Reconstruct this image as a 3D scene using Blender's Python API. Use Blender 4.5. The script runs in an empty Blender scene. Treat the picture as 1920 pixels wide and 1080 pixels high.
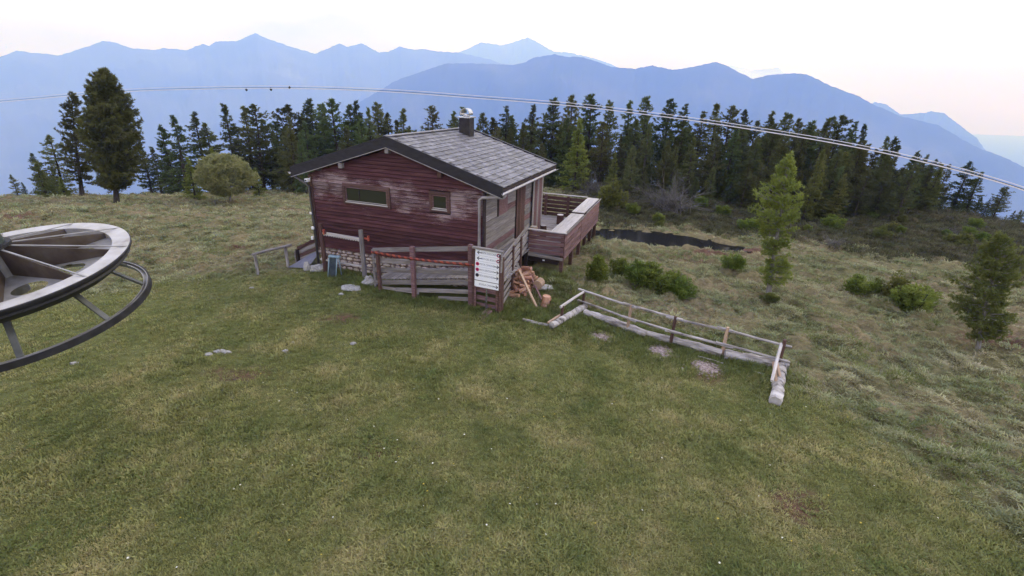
import bpy, bmesh, math, random
import numpy as np
from mathutils import Vector, Matrix, noise as mnoise

# ------------------------------------------------------------------ camera, sky, sun, exposure
scn = bpy.context.scene
col = scn.collection
FOC, PITCH, ROLL = 891.0, 0.384, 0.033          # pixels of the 1920 wide photograph, radians
CAM = np.array([0.0, 0.0, 6.2])
_F = np.array([0, math.cos(PITCH), -math.sin(PITCH)]); _X = np.array([1.0, 0, 0]); _U = np.cross(_X, _F)
_X, _U = _X*math.cos(ROLL) + _U*math.sin(ROLL), -_X*math.sin(ROLL) + _U*math.cos(ROLL)
cd = bpy.data.cameras.new('camera'); cam = bpy.data.objects.new('camera', cd); col.objects.link(cam)
cd.sensor_fit = 'HORIZONTAL'; cd.sensor_width = 36.0; cd.lens = FOC/1920*36.0
cd.clip_start = 0.1; cd.clip_end = 90000
m = Matrix.Identity(4)
for i in range(3):
    m[i][0], m[i][1], m[i][2], m[i][3] = _X[i], _U[i], -_F[i], CAM[i]
cam.matrix_world = m
scn.camera = cam

SUN_EL, SUN_AZ = math.radians(40), math.radians(62)      # azimuth from +Y towards +X
w = bpy.data.worlds.new('World'); scn.world = w; w.use_nodes = True
nt = w.node_tree; nt.nodes.clear()
def wn(t, **k):
    n = nt.nodes.new(t)
    for a, b in k.items(): setattr(n, a, b)
    return n
sky = wn('ShaderNodeTexSky', sky_type='NISHITA', sun_disc=False, sun_elevation=SUN_EL, sun_rotation=SUN_AZ,
         altitude=1500, air_density=1.0, dust_density=2.0, ozone_density=1.5)
tc = wn('ShaderNodeTexCoord')
mp = wn('ShaderNodeMapping'); mp.inputs['Scale'].default_value = (1.0, 1.3, 5.0); mp.inputs['Rotation'].default_value = (0.10, 0.16, 0.3)
n1 = wn('ShaderNodeTexNoise'); n1.inputs['Scale'].default_value = 2.1; n1.inputs['Detail'].default_value = 7; n1.inputs['Roughness'].default_value = 0.58
r1 = wn('ShaderNodeValToRGB'); r1.color_ramp.elements[0].position = 0.36; r1.color_ramp.elements[1].position = 0.60
r1.color_ramp.elements[0].color = (0.46, 0.46, 0.46, 1); r1.color_ramp.elements[1].color = (1, 1, 1, 1)
n2 = wn('ShaderNodeTexNoise'); n2.inputs['Scale'].default_value = 3.3; n2.inputs['Detail'].default_value = 5
r2 = wn('ShaderNodeValToRGB')
r2.color_ramp.elements[0].position = 0.35; r2.color_ramp.elements[0].color = (2.05, 2.25, 3.3, 1)
r2.color_ramp.elements[1].position = 0.65; r2.color_ramp.elements[1].color = (2.80, 2.80, 3.55, 1)
sk = wn('ShaderNodeVectorMath', operation='SCALE'); sk.inputs['Scale'].default_value = 0.11
mx = wn('ShaderNodeMix', data_type='RGBA')
bg = wn('ShaderNodeBackground'); out = wn('ShaderNodeOutputWorld')
L = nt.links.new
L(tc.outputs['Generated'], mp.inputs['Vector']); L(mp.outputs['Vector'], n1.inputs['Vector']); L(mp.outputs['Vector'], n2.inputs['Vector'])
L(n1.outputs['Fac'], r1.inputs['Fac']); L(n2.outputs['Fac'], r2.inputs['Fac'])
L(sky.outputs['Color'], sk.inputs[0])
L(r1.outputs['Color'], mx.inputs['Factor']); L(sk.outputs['Vector'], mx.inputs['A']); L(r2.outputs['Color'], mx.inputs['B'])
L(mx.outputs['Result'], bg.inputs['Color']); bg.inputs['Strength'].default_value = 1.0
L(bg.outputs['Background'], out.inputs['Surface'])

sl = bpy.data.lights.new('sun', 'SUN'); sl.energy = 1.5; sl.angle = math.radians(14); sl.color = (1.0, 0.95, 0.9)
so = bpy.data.objects.new('sun', sl); col.objects.link(so); so.location = (30, 20, 60)
sd = Vector((math.sin(SUN_AZ)*math.cos(SUN_EL), math.cos(SUN_AZ)*math.cos(SUN_EL), math.sin(SUN_EL)))
so.rotation_euler = (-sd).to_track_quat('-Z', 'Y').to_euler()
scn.view_settings.view_transform = 'Standard'; scn.view_settings.look = 'None'
scn.view_settings.exposure = -0.38; scn.view_settings.gamma = 1.0; scn.view_settings.use_curve_mapping = False
scn.cycles.use_denoising = True
scn.cycles.volume_bounces = 3; scn.cycles.max_bounces = 6; scn.cycles.diffuse_bounces = 3
scn.cycles.transparent_max_bounces = 8

R = random.Random(7)
# ------------------------------------------------------------------ pixel helpers (photograph pixels -> directions)
def ray(x, y): return _F + _X*(x-960)/FOC + _U*(540-y)/FOC
def at(x, y, D):
    d = ray(x, y); return CAM + d*D/math.hypot(d[0], d[1])
def onz(x, y, z):
    d = ray(x, y); return CAM + d*(z-CAM[2])/d[2]

# ------------------------------------------------------------------ materials
MATS = {}
def nodes_of(name):
    mt = bpy.data.materials.new(name); mt.use_nodes = True
    t = mt.node_tree; b = t.nodes['Principled BSDF']; MATS[name] = mt
    return mt, t, b
def ramp(t, stops):
    r = t.nodes.new('ShaderNodeValToRGB'); e = r.color_ramp.elements
    while len(e) < len(stops): e.new(0.5)
    for k, (p, c) in enumerate(stops):
        e[k].position = p; e[k].color = (c[0], c[1], c[2], 1)
    return r
def noise_node(t, scale, detail=5, rough=0.6, stretch=(1, 1, 1), coord='Object', per_object=False):
    c = t.nodes.new('ShaderNodeTexCoord'); mpn = t.nodes.new('ShaderNodeMapping'); mpn.inputs['Scale'].default_value = stretch
    n = t.nodes.new('ShaderNodeTexNoise'); n.inputs['Scale'].default_value = scale; n.inputs['Detail'].default_value = detail; n.inputs['Roughness'].default_value = rough
    if coord == 'World':
        g = t.nodes.new('ShaderNodeNewGeometry'); t.links.new(g.outputs['Position'], mpn.inputs['Vector'])
    else:
        t.links.new(c.outputs[coord], mpn.inputs['Vector'])
    if per_object:
        oi = t.nodes.new('ShaderNodeObjectInfo'); mm = t.nodes.new('ShaderNodeMath'); mm.operation = 'MULTIPLY'; mm.inputs[1].default_value = 50
        cb = t.nodes.new('ShaderNodeCombineXYZ'); t.links.new(oi.outputs['Random'], mm.inputs[0])
        for q in range(3): t.links.new(mm.outputs[0], cb.inputs[q])
        t.links.new(cb.outputs[0], mpn.inputs['Location'])
    t.links.new(mpn.outputs['Vector'], n.inputs['Vector'])
    return n
def vary(t, sock, amount=0.25, hue=0.0):
    """multiply a colour by a per-object random value"""
    oi = t.nodes.new('ShaderNodeObjectInfo'); mr = t.nodes.new('ShaderNodeMapRange')
    mr.inputs['To Min'].default_value = 1-amount; mr.inputs['To Max'].default_value = 1+amount
    t.links.new(oi.outputs['Random'], mr.inputs['Value'])
    hs = t.nodes.new('ShaderNodeHueSaturation')
    t.links.new(mr.outputs[0], hs.inputs['Value']); t.links.new(sock, hs.inputs['Color'])
    if hue:
        m2 = t.nodes.new('ShaderNodeMath'); m2.operation = 'MULTIPLY'; m2.inputs[1].default_value = 7.31
        m3 = t.nodes.new('ShaderNodeMath'); m3.operation = 'FRACT'
        m4 = t.nodes.new('ShaderNodeMapRange'); m4.inputs['To Min'].default_value = 0.5-hue; m4.inputs['To Max'].default_value = 0.5+hue
        t.links.new(oi.outputs['Random'], m2.inputs[0]); t.links.new(m2.outputs[0], m3.inputs[0]); t.links.new(m3.outputs[0], m4.inputs['Value'])
        t.links.new(m4.outputs[0], hs.inputs['Hue'])
    return hs.outputs['Color']
def simple(name, stops, scale=6, rough=0.8, metal=0.0, stretch=(1, 1, 1), bump=0.0, coord='Object', detail=5, var=0.0, hue=0.0, spec=0.3, per_object=True):
    mt, t, b = nodes_of(name)
    n = noise_node(t, scale, detail, 0.62, stretch, coord, per_object); r = ramp(t, stops); t.links.new(n.outputs['Fac'], r.inputs['Fac'])
    s = r.outputs['Color']
    if var: s = vary(t, s, var, hue)
    t.links.new(s, b.inputs['Base Color'])
    b.inputs['Roughness'].default_value = rough; b.inputs['Metallic'].default_value = metal; b.inputs['Specular IOR Level'].default_value = spec
    if bump:
        bp = t.nodes.new('ShaderNodeBump'); bp.inputs['Strength'].default_value = bump; bp.inputs['Distance'].default_value = 0.02
        t.links.new(n.outputs['Fac'], bp.inputs['Height']); t.links.new(bp.outputs['Normal'], b.inputs['Normal'])
    return mt
GR = (1.2, 22, 22)   # wood grain runs along each piece's own X
simple('grey_wood', [(0.3, (0.13, 0.115, 0.12)), (0.55, (0.24, 0.22, 0.225)), (0.75, (0.36, 0.335, 0.34))], 1.6, 0.85, stretch=GR, bump=0.5, var=0.25)
simple('pale_wood', [(0.3, (0.30, 0.28, 0.28)), (0.55, (0.46, 0.43, 0.435)), (0.75, (0.58, 0.55, 0.55))], 1.6, 0.8, stretch=GR, bump=0.4, var=0.15)
simple('brown_wood', [(0.3, (0.055, 0.028, 0.026)), (0.55, (0.10, 0.055, 0.05)), (0.8, (0.19, 0.13, 0.12))], 1.6, 0.85, stretch=GR, bump=0.5, var=0.3)
simple('plum_wood', [(0.28, (0.10, 0.052, 0.058)), (0.52, (0.185, 0.105, 0.115)), (0.78, (0.33, 0.24, 0.25))], 1.6, 0.85, stretch=GR, bump=0.5, var=0.25)
simple('dark_wood', [(0.3, (0.018, 0.013, 0.014)), (0.7, (0.05, 0.036, 0.036))], 1.6, 0.85, stretch=GR, bump=0.4, var=0.25)
simple('tan_wood', [(0.3, (0.26, 0.17, 0.12)), (0.7, (0.47, 0.35, 0.27))], 1.6, 0.8, stretch=GR, bump=0.4, var=0.2)
simple('log_bark', [(0.32, (0.09, 0.078, 0.078)), (0.48, (0.27, 0.25, 0.255)), (0.7, (0.46, 0.435, 0.445))], 1.3, 0.9, stretch=(1.4, 7, 7), bump=0.9, var=0.12)
simple('birch_bark', [(0.38, (0.05, 0.045, 0.045)), (0.47, (0.30, 0.28, 0.285)), (0.7, (0.52, 0.50, 0.51))], 2.2, 0.85, stretch=(2.4, 1.0, 1.0), bump=0.5)
simple('bark', [(0.3, (0.028, 0.022, 0.02)), (0.7, (0.095, 0.08, 0.072))], 7, 0.95, stretch=(1, 1, 0.25), bump=0.8, var=0.3)
simple('grey_bark', [(0.3, (0.11, 0.10, 0.10)), (0.7, (0.27, 0.255, 0.25))], 7, 0.95, stretch=(1, 1, 0.3), bump=0.7, var=0.2)
simple('cut_wood', [(0.3, (0.20, 0.09, 0.055)), (0.55, (0.37, 0.22, 0.16)), (0.75, (0.52, 0.40, 0.34))], 2.0, 0.85, stretch=(1.5, 6, 6), bump=0.4, var=0.4, hue=0.012)
simple('slate', [(0.3, (0.085, 0.082, 0.093)), (0.55, (0.155, 0.15, 0.17)), (0.75, (0.25, 0.245, 0.27))], 5, 0.5, bump=0.35, var=0.34, spec=0.4)
simple('stone', [(0.3, (0.24, 0.17, 0.155)), (0.5, (0.42, 0.35, 0.325)), (0.72, (0.58, 0.53, 0.505))], 7, 0.9, bump=0.8, var=0.3, hue=0.03)
simple('rock', [(0.3, (0.17, 0.165, 0.17)), (0.7, (0.46, 0.45, 0.46))], 5, 0.9, bump=0.8, var=0.2)
simple('mortar', [(0.3, (0.13, 0.09, 0.085)), (0.7, (0.25, 0.18, 0.165))], 9, 0.95, bump=0.5)
simple('fascia', [(0.3, (0.014, 0.013, 0.018)), (0.7, (0.033, 0.03, 0.037))], 4, 0.5, stretch=(1, 1, 3), bump=0.1, per_object=False)
simple('trim', [(0.3, (0.22, 0.20, 0.21)), (0.7, (0.36, 0.34, 0.35))], 6, 0.6)
simple('gutter', [(0.3, (0.45, 0.43, 0.46)), (0.7, (0.62, 0.60, 0.63))], 6, 0.35, metal=0.6)
simple('pipe', [(0.3, (0.075, 0.07, 0.075)), (0.7, (0.13, 0.125, 0.13))], 6, 0.45, metal=0.4)
simple('steel_white', [(0.28, (0.22, 0.19, 0.175)), (0.42, (0.37, 0.355, 0.35)), (0.7, (0.50, 0.49, 0.495))], 3, 0.42, metal=0.15, bump=0.04, detail=8)
simple('steel_grey', [(0.28, (0.15, 0.135, 0.13)), (0.5, (0.27, 0.265, 0.27)), (0.75, (0.38, 0.37, 0.385))], 3, 0.42, metal=0.35, bump=0.05, detail=8)
simple('steel_brown', [(0.3, (0.05, 0.035, 0.03)), (0.5, (0.085, 0.065, 0.055)), (0.75, (0.115, 0.10, 0.085))], 3.5, 0.6, metal=0.2, bump=0.05, detail=8)
simple('rubber', [(0.3, (0.012, 0.012, 0.015)), (0.7, (0.035, 0.034, 0.038))], 8, 0.6)
simple('green_steel', [(0.3, (0.035, 0.05, 0.045)), (0.7, (0.085, 0.105, 0.095))], 6, 0.5, metal=0.2)
simple('strut_steel', [(0.3, (0.055, 0.06, 0.06)), (0.7, (0.12, 0.125, 0.125))], 5, 0.5, metal=0.3)
simple('red_paint', [(0.3, (0.23, 0.035, 0.025)), (0.7, (0.42, 0.12, 0.08))], 9, 0.6)
simple('tape_red', [(0.3, (0.20, 0.035, 0.022)), (0.7, (0.36, 0.085, 0.05))], 9, 0.6)
simple('tape_dark', [(0.3, (0.07, 0.02, 0.018)), (0.7, (0.14, 0.05, 0.045))], 9, 0.7)
simple('blue_sheet', [(0.3, (0.19, 0.20, 0.30)), (0.7, (0.29, 0.30, 0.42))], 3, 0.45)
simple('blue_paint', [(0.3, (0.13, 0.20, 0.26)), (0.7, (0.26, 0.36, 0.44))], 6, 0.5)
simple('slate_blue', [(0.3, (0.045, 0.065, 0.085)), (0.7, (0.11, 0.14, 0.17))], 6, 0.5)
simple('sign_white', [(0.3, (0.80, 0.82, 0.88)), (0.7, (0.86, 0.88, 0.93))], 3, 0.4)
simple('ink', [(0.4, (0.012, 0.014, 0.03)), (0.6, (0.02, 0.02, 0.04))], 3, 0.6)
simple('ink_grey', [(0.4, (0.14, 0.15, 0.22)), (0.6, (0.18, 0.19, 0.26))], 3, 0.6)
simple('ink_red', [(0.4, (0.42, 0.012, 0.09)), (0.6, (0.50, 0.02, 0.12))], 3, 0.5)
simple('white_plastic', [(0.4, (0.75, 0.75, 0.77)), (0.6, (0.82, 0.82, 0.84))], 3, 0.4)
simple('zinc', [(0.3, (0.48, 0.48, 0.50)), (0.7, (0.68, 0.68, 0.70))], 5, 0.25, metal=0.8)
simple('chimney_brick', [(0.3, (0.02, 0.018, 0.02)), (0.7, (0.045, 0.04, 0.043))], 8, 0.85, bump=0.4)
simple('cable_white', [(0.4, (0.72, 0.70, 0.74)), (0.6, (0.82, 0.80, 0.84))], 3, 0.35)
simple('cable_dark', [(0.4, (0.02, 0.02, 0.03)), (0.6, (0.04, 0.04, 0.05))], 3, 0.5)
simple('pebble', [(0.3, (0.13, 0.095, 0.095)), (0.5, (0.25, 0.20, 0.20)), (0.75, (0.44, 0.38, 0.39))], 14, 0.9, coord='World', bump=0.6, per_object=False)
simple('flower', [(0.4, (0.75, 0.75, 0.66)), (0.6, (0.85, 0.85, 0.80))], 3, 0.7)
simple('flower_yellow', [(0.4, (0.55, 0.42, 0.05)), (0.6, (0.65, 0.50, 0.08))], 3, 0.7)
simple('dead_twig', [(0.3, (0.075, 0.07, 0.07)), (0.7, (0.19, 0.18, 0.18))], 4, 0.95, var=0.2)

def glass(name):
    mt, t, b = nodes_of(name)
    b.inputs['Base Color'].default_value = (0.030, 0.032, 0.022, 1); b.inputs['Roughness'].default_value = 0.08
    b.inputs['Specular IOR Level'].default_value = 0.45
    n = noise_node(t, 1.2, 2); bp = t.nodes.new('ShaderNodeBump'); bp.inputs['Strength'].default_value = 0.03
    t.links.new(n.outputs['Fac'], bp.inputs['Height']); t.links.new(bp.outputs['Normal'], b.inputs['Normal'])
glass('window_glass')

def peeling(name):
    """dark red stain on lapped boards, flaking to pale wood in streaks along the grain; coordinates are the cabin's own"""
    mt, t, b = nodes_of(name); Lk = t.links.new
    base = noise_node(t, 1.0, 6, 0.65, (1.2, 1, 14)); rb = ramp(t, [(0.3, (0.030, 0.013, 0.016)), (0.5, (0.068, 0.025, 0.030)), (0.7, (0.105, 0.050, 0.056))])
    Lk(base.outputs['Fac'], rb.inputs['Fac'])
    fine = noise_node(t, 5.0, 12, 0.9, (0.6, 1, 11)); big = noise_node(t, 0.62, 3, 0.55, (1, 1, 1.5))
    # flaking is strongest in a belt at window height where the weather hits
    geo = t.nodes.new('ShaderNodeTexCoord'); sx = t.nodes.new('ShaderNodeSeparateXYZ'); Lk(geo.outputs['Object'], sx.inputs[0])
    belt = t.nodes.new('ShaderNodeMapRange'); belt.interpolation_type = 'SMOOTHSTEP'
    ab = t.nodes.new('ShaderNodeMath'); ab.operation = 'SUBTRACT'; ab.inputs[1].default_value = 2.05; Lk(sx.outputs['Z'], ab.inputs[0])
    a2 = t.nodes.new('ShaderNodeMath'); a2.operation = 'ABSOLUTE'; Lk(ab.outputs[0], a2.inputs[0])
    belt.inputs['From Min'].default_value = 1.15; belt.inputs['From Max'].default_value = 0.2; belt.inputs['To Min'].default_value = -0.13; belt.inputs['To Max'].default_value = 0.12
    Lk(a2.outputs[0], belt.inputs['Value'])
    s1 = t.nodes.new('ShaderNodeMath'); s1.operation = 'MULTIPLY_ADD'; s1.inputs[1].default_value = 0.75; Lk(big.outputs['Fac'], s1.inputs[0]); Lk(fine.outputs['Fac'], s1.inputs[2])
    s2 = t.nodes.new('ShaderNodeMath'); s2.operation = 'ADD'; Lk(s1.outputs[0], s2.inputs[0]); Lk(belt.outputs[0], s2.inputs[1])
    rm = ramp(t, [(0.0, (0, 0, 0)), (1.0, (1, 1, 1))])
    mr = t.nodes.new('ShaderNodeMapRange'); mr.inputs['From Min'].default_value = 0.985; mr.inputs['From Max'].default_value = 1.03; Lk(s2.outputs[0], mr.inputs['Value'])
    pc = noise_node(t, 4, 4, 0.6, (0.7, 1, 9)); rp = ramp(t, [(0.3, (0.14, 0.085, 0.09)), (0.7, (0.34, 0.27, 0.28))]); Lk(pc.outputs['Fac'], rp.inputs['Fac'])
    mixn = t.nodes.new('ShaderNodeMix'); mixn.data_type = 'RGBA'; Lk(mr.outputs[0], mixn.inputs['Factor']); Lk(rb.outputs['Color'], mixn.inputs['A']); Lk(rp.outputs['Color'], mixn.inputs['B'])
    Lk(vary(t, mixn.outputs['Result'], 0.28), b.inputs['Base Color']); b.inputs['Roughness'].default_value = 0.8; b.inputs['Specular IOR Level'].default_value = 0.2
    bp = t.nodes.new('ShaderNodeBump'); bp.inputs['Strength'].default_value = 0.5; bp.inputs['Distance'].default_value = 0.01
    Lk(s2.outputs[0], bp.inputs['Height']); Lk(bp.outputs['Normal'], b.inputs['Normal'])
peeling('red_siding')

def leaf(name, stops, scale=1.5, var=0.2, hue=0.015, trans=0.35, patch=False):
    mt, t, b = nodes_of(name)
    n = noise_node(t, scale, 6 if patch else 4, 0.65, (1, 1, 1), 'World' if patch else 'Object', not patch); r = ramp(t, stops); t.links.new(n.outputs['Fac'], r.inputs['Fac'])
    c = vary(t, r.outputs['Color'], var, hue); t.links.new(c, b.inputs['Base Color']); b.inputs['Roughness'].default_value = 0.75; b.inputs['Specular IOR Level'].default_value = 0.15
    if trans:
        tr = t.nodes.new('ShaderNodeBsdfTranslucent'); t.links.new(c, tr.inputs['Color']); ms = t.nodes.new('ShaderNodeMixShader'); ms.inputs[0].default_value = trans
        o = t.nodes['Material Output']; t.links.new(b.outputs[0], ms.inputs[1]); t.links.new(tr.outputs[0], ms.inputs[2]); t.links.new(ms.outputs[0], o.inputs['Surface'])
leaf('pine_needles', [(0.3, (0.072, 0.088, 0.034)), (0.55, (0.125, 0.148, 0.056)), (0.78, (0.18, 0.195, 0.08))], 0.9, 0.4, 0.035)
leaf('olive_needles', [(0.3, (0.075, 0.082, 0.030)), (0.55, (0.130, 0.136, 0.050)), (0.78, (0.190, 0.188, 0.078))], 1.0)
leaf('larch_needles', [(0.3, (0.170, 0.215, 0.050)), (0.55, (0.270, 0.320, 0.078)), (0.78, (0.360, 0.400, 0.115))], 1.2, 0.12, 0.01, 0.5)
leaf('dull_larch', [(0.3, (0.110, 0.130, 0.040)), (0.55, (0.180, 0.195, 0.060)), (0.78, (0.260, 0.265, 0.100))], 1.2, 0.15, 0.012, 0.45)
leaf('willow_leaves', [(0.3, (0.240, 0.260, 0.115)), (0.55, (0.360, 0.365, 0.175)), (0.78, (0.470, 0.450, 0.250))], 1.6, 0.1, 0.015, 0.5)
leaf('bush_leaves', [(0.3, (0.120, 0.170, 0.038)), (0.55, (0.205, 0.265, 0.060)), (0.78, (0.300, 0.340, 0.090))], 1.8, 0.14, 0.015, 0.45)
leaf('lawn_blades', [(0.3, (0.140, 0.175, 0.060)), (0.5, (0.265, 0.275, 0.110)), (0.7, (0.43, 0.385, 0.195))], 0.75, 0.3, 0.02, patch=True)
leaf('meadow_blades', [(0.3, (0.165, 0.200, 0.095)), (0.5, (0.290, 0.305, 0.170)), (0.7, (0.440, 0.400, 0.265))], 0.55, 0.32, 0.03, patch=True)
leaf('lush_blades', [(0.3, (0.100, 0.130, 0.042)), (0.55, (0.170, 0.200, 0.068)), (0.78, (0.260, 0.265, 0.110))], 1.0, 0.3, 0.02)
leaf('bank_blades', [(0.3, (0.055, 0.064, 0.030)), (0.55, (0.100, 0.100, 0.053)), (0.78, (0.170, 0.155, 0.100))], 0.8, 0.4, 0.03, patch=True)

# ------------------------------------------------------------------ object helpers
def tag(o, label=None, cat=None, group=None, kind=None):
    for k, v in (('label', label), ('category', cat), ('group', group), ('kind', kind)):
        if v: o[k] = v
    return o
def empty(name, loc=(0, 0, 0), rz=0.0):
    o = bpy.data.objects.new(name, None); col.objects.link(o); o.location = loc; o.rotation_euler = (0, 0, rz); o.empty_display_size = 0.2
    return o
def mesh(name, v, f, mat=None, smooth=False):
    me = bpy.data.meshes.new(name); me.from_pydata([tuple(map(float, p)) for p in v], [], f)
    if mat: me.materials.append(MATS[mat])
    if smooth: me.shade_smooth()
    return me
def fast_mesh(name, V, F, mat):
    """numpy triangles"""
    me = bpy.data.meshes.new(name); V = np.asarray(V, dtype=np.float32); F = np.asarray(F, dtype=np.int32)
    me.vertices.add(len(V)); me.vertices.foreach_set('co', V.ravel())
    k = F.shape[1]; me.loops.add(F.size); me.loops.foreach_set('vertex_index', F.ravel())
    me.polygons.add(len(F)); me.polygons.foreach_set('loop_start', np.arange(0, F.size, k, dtype=np.int32)); me.polygons.foreach_set('loop_total', np.full(len(F), k, dtype=np.int32))
    me.update(); me.validate(); me.materials.append(MATS[mat]); return me
def obj(name, me, parent=None, M=None):
    o = bpy.data.objects.new(name, me); col.objects.link(o)
    if parent is not None: o.parent = parent
    if M is not None: o.matrix_basis = M
    return o
def frame(p0, p1, up=(0, 0, 1)):
    """matrix whose X runs p0->p1, Z near up"""
    p0 = Vector(p0); p1 = Vector(p1); x = (p1-p0).normalized(); u = Vector(up)
    y = u.cross(x)
    if y.length < 1e-4: y = Vector((0, 1, 0)).cross(x)
    y.normalize(); z = x.cross(y)
    return Matrix(((x.x, y.x, z.x, p0.x), (x.y, y.y, z.y, p0.y), (x.z, y.z, z.z, p0.z), (0, 0, 0, 1))), (p1-p0).length
def box_data(x0, x1, y0, y1, z0, z1, bev=0.0, jit=0.0):
    bm = bmesh.new()
    vs = [bm.verts.new((x, y, z)) for x in (x0, x1) for y in (y0, y1) for z in (z0, z1)]
    for q in ((0, 1, 3, 2), (4, 6, 7, 5), (0, 4, 5, 1), (2, 3, 7, 6), (0, 2, 6, 4), (1, 5, 7, 3)): bm.faces.new([vs[k] for k in q])
    if bev: bmesh.ops.bevel(bm, geom=list(bm.edges), offset=bev, segments=1, affect='EDGES')
    if jit:
        for v in bm.verts: v.co += Vector((R.uniform(-jit, jit), R.uniform(-jit, jit), R.uniform(-jit, jit)))
    bm.normal_update()
    return bm
def bm_mesh(name, bm, mat):
    bmesh.ops.recalc_face_normals(bm, faces=bm.faces)
    me = bpy.data.meshes.new(name); bm.to_mesh(me); bm.free(); me.materials.append(MATS[mat]); return me
def rel(parent, M):
    """local matrix under a part that itself has a local matrix"""
    return parent.matrix_basis.inverted() @ M if parent is not None and parent.parent is not None else M
def plank(name, p0, p1, wy, tz, mat, parent=None, up=(0, 0, 1), jit=0.004, bev=0.006):
    """board from p0 to p1, wy across (Y), tz along up (Z), centred"""
    M, l = frame(p0, p1, up)
    return obj(name, bm_mesh(name, box_data(0, l, -wy/2, wy/2, -tz/2, tz/2, min(bev, tz/4, wy/4), jit), mat), parent, rel(parent, M))
def box(name, lo, hi, mat, parent=None, bev=0.008, jit=0.0):
    return obj(name, bm_mesh(name, box_data(lo[0], hi[0], lo[1], hi[1], lo[2], hi[2], bev, jit), mat), parent, rel(parent, Matrix.Identity(4)))
def tube_data(pts, rad, n=10, cap=True, rough=0.0, seed=0):
    """swept tube along points with radii"""
    pts = [Vector(p) for p in pts]; V = []; F = []
    rnd = random.Random(seed); ph = rnd.uniform(0, 50)
    for i, p in enumerate(pts):
        d = (pts[min(i+1, len(pts)-1)]-pts[max(i-1, 0)]).normalized()
        a = d.cross(Vector((0, 0, 1)));
        if a.length < 0.05: a = d.cross(Vector((0, 1, 0)))
        a.normalize(); b = d.cross(a); r = rad[i] if hasattr(rad, '__len__') else rad
        for k in range(n):
            t = 2*math.pi*k/n; rr = r
            if rough: rr *= 1+rough*mnoise.noise(Vector((i*0.7+ph, math.cos(t)*1.3, math.sin(t)*1.3)))
            V.append(p+(a*math.cos(t)+b*math.sin(t))*rr)
    for i in range(len(pts)-1):
        for k in range(n):
            F.append((i*n+k, i*n+(k+1) % n, (i+1)*n+(k+1) % n, (i+1)*n+k))
    if cap:
        F.append(tuple(range(n))[::-1]); F.append(tuple(range((len(pts)-1)*n, len(pts)*n)))
    return V, F
def log(name, p0, p1, r0, r1, mat, parent=None, seg=8, n=10, rough=0.18, bend=0.02, seed=None):
    M, l = frame(p0, p1); seed = R.random()*100 if seed is None else seed; rnd = random.Random(seed)
    b1, b2 = rnd.uniform(-bend, bend)*l, rnd.uniform(-bend, bend)*l
    pts = [(l*k/seg, b1*math.sin(math.pi*k/seg), b2*math.sin(math.pi*k/seg)) for k in range(seg+1)]
    V, F = tube_data(pts, [r0+(r1-r0)*k/seg for k in range(seg+1)], n, True, rough, seed)
    return obj(name, mesh(name, V, F, mat, False), parent, rel(parent, M))
def tube(name, pts, rad, mat, parent=None, n=10, smooth=True):
    V, F = tube_data(pts, rad, n); return obj(name, mesh(name, V, F, mat, smooth), parent, rel(parent, Matrix.Identity(4)))

# ------------------------------------------------------------------ cabin frame of reference
YAW = -0.34
ORG = Vector((-0.952, 14.521, 0.9))
CM = Matrix.Translation(ORG) @ Matrix.Rotation(YAW, 4, 'Z')
def W3(u, v, z): return CM @ Vector((u, v, z))

# ------------------------------------------------------------------ terrain
CP = []   # ground control points (x, y, z)
for x, y in ((0, 717), (500, 505), (300, 560), (960, 1080), (0, 1080), (700, 717), (1920, 1080), (250, 800), (1300, 900), (760, 560), (1000, 640)): CP.append(tuple(onz(x, y, 0.0)))
for x, y, D in ((0, 372, 48), (200, 379, 41.5), (430, 374, 40), (540, 386, 37), (350, 425, 29), (100, 410, 33), (-300, 400, 42), (560, 358, 52),
                (1130, 455, 23.9), (1300, 468, 24.4), (1400, 473, 25.5), (1130, 430, 27), (1300, 436, 28.0),
                (1240, 370, 36), (1160, 350, 40), (1060, 352, 42), (1300, 370, 38), (1500, 440, 31), (1600, 480, 28), (1740, 394, 43), (1850, 432, 39), (1920, 480, 34), (1650, 385, 44), (1400, 380, 41), (1550, 392, 41),
                (1440, 558, 18.5), (1120, 520, 17.2), (1270, 552, 16.8), (1640, 550, 22), (1720, 580, 21.3), (1835, 655, 19), (1920, 717, 17), (2200, 700, 20), (1090, 585, 13.8), (1470, 680, 13.2)):
    CP.append(tuple(at(x, y, D)))
for (u, v), z in (((2.06, 2.42), 0.38), ((2.06, 5.6), 0.18), ((2.06, 8.85), 0.05), ((-6.6, -0.1), 0.05), ((-3, -1.2), 0.2), ((0.2, -1.25), 0.27), ((0.7, -1.3), 0.12), ((-3, 3), 0.1), ((-6.6, 6), -0.05), ((-3, 9), -0.3), ((-8.5, -1), 0.02), ((1.6, 0.3), 0.2)):
    p = W3(u, v, 0); CP.append((p.x, p.y, z))
for a in range(-180, 180, 20):
    for D, z in ((62, -6.5), (85, -16)):
        t = math.radians(a); CP.append((D*math.sin(t), D*math.cos(t), z))
for a in range(100, 261, 40):
    t = math.radians(a); CP.append((15*math.sin(t), 15*math.cos(t), 0)); CP.append((36*math.sin(t), 36*math.cos(t), -1))
CP = np.array(CP)
def _k(r2): return 0.5*r2*np.log(np.maximum(r2, 1e-9))
_n = len(CP); _d2 = ((CP[:, None, :2]-CP[None, :, :2])**2).sum(2)
_A = np.zeros((_n+3, _n+3)); _A[:_n, :_n] = _k(_d2)+np.eye(_n)*2.0; _A[:_n, _n] = 1; _A[:_n, _n+1:] = CP[:, :2]; _A[_n:, :_n] = _A[:_n, _n:].T
_W = np.linalg.solve(_A, np.concatenate([CP[:, 2], np.zeros(3)]))
POND_Z = -0.62
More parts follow.
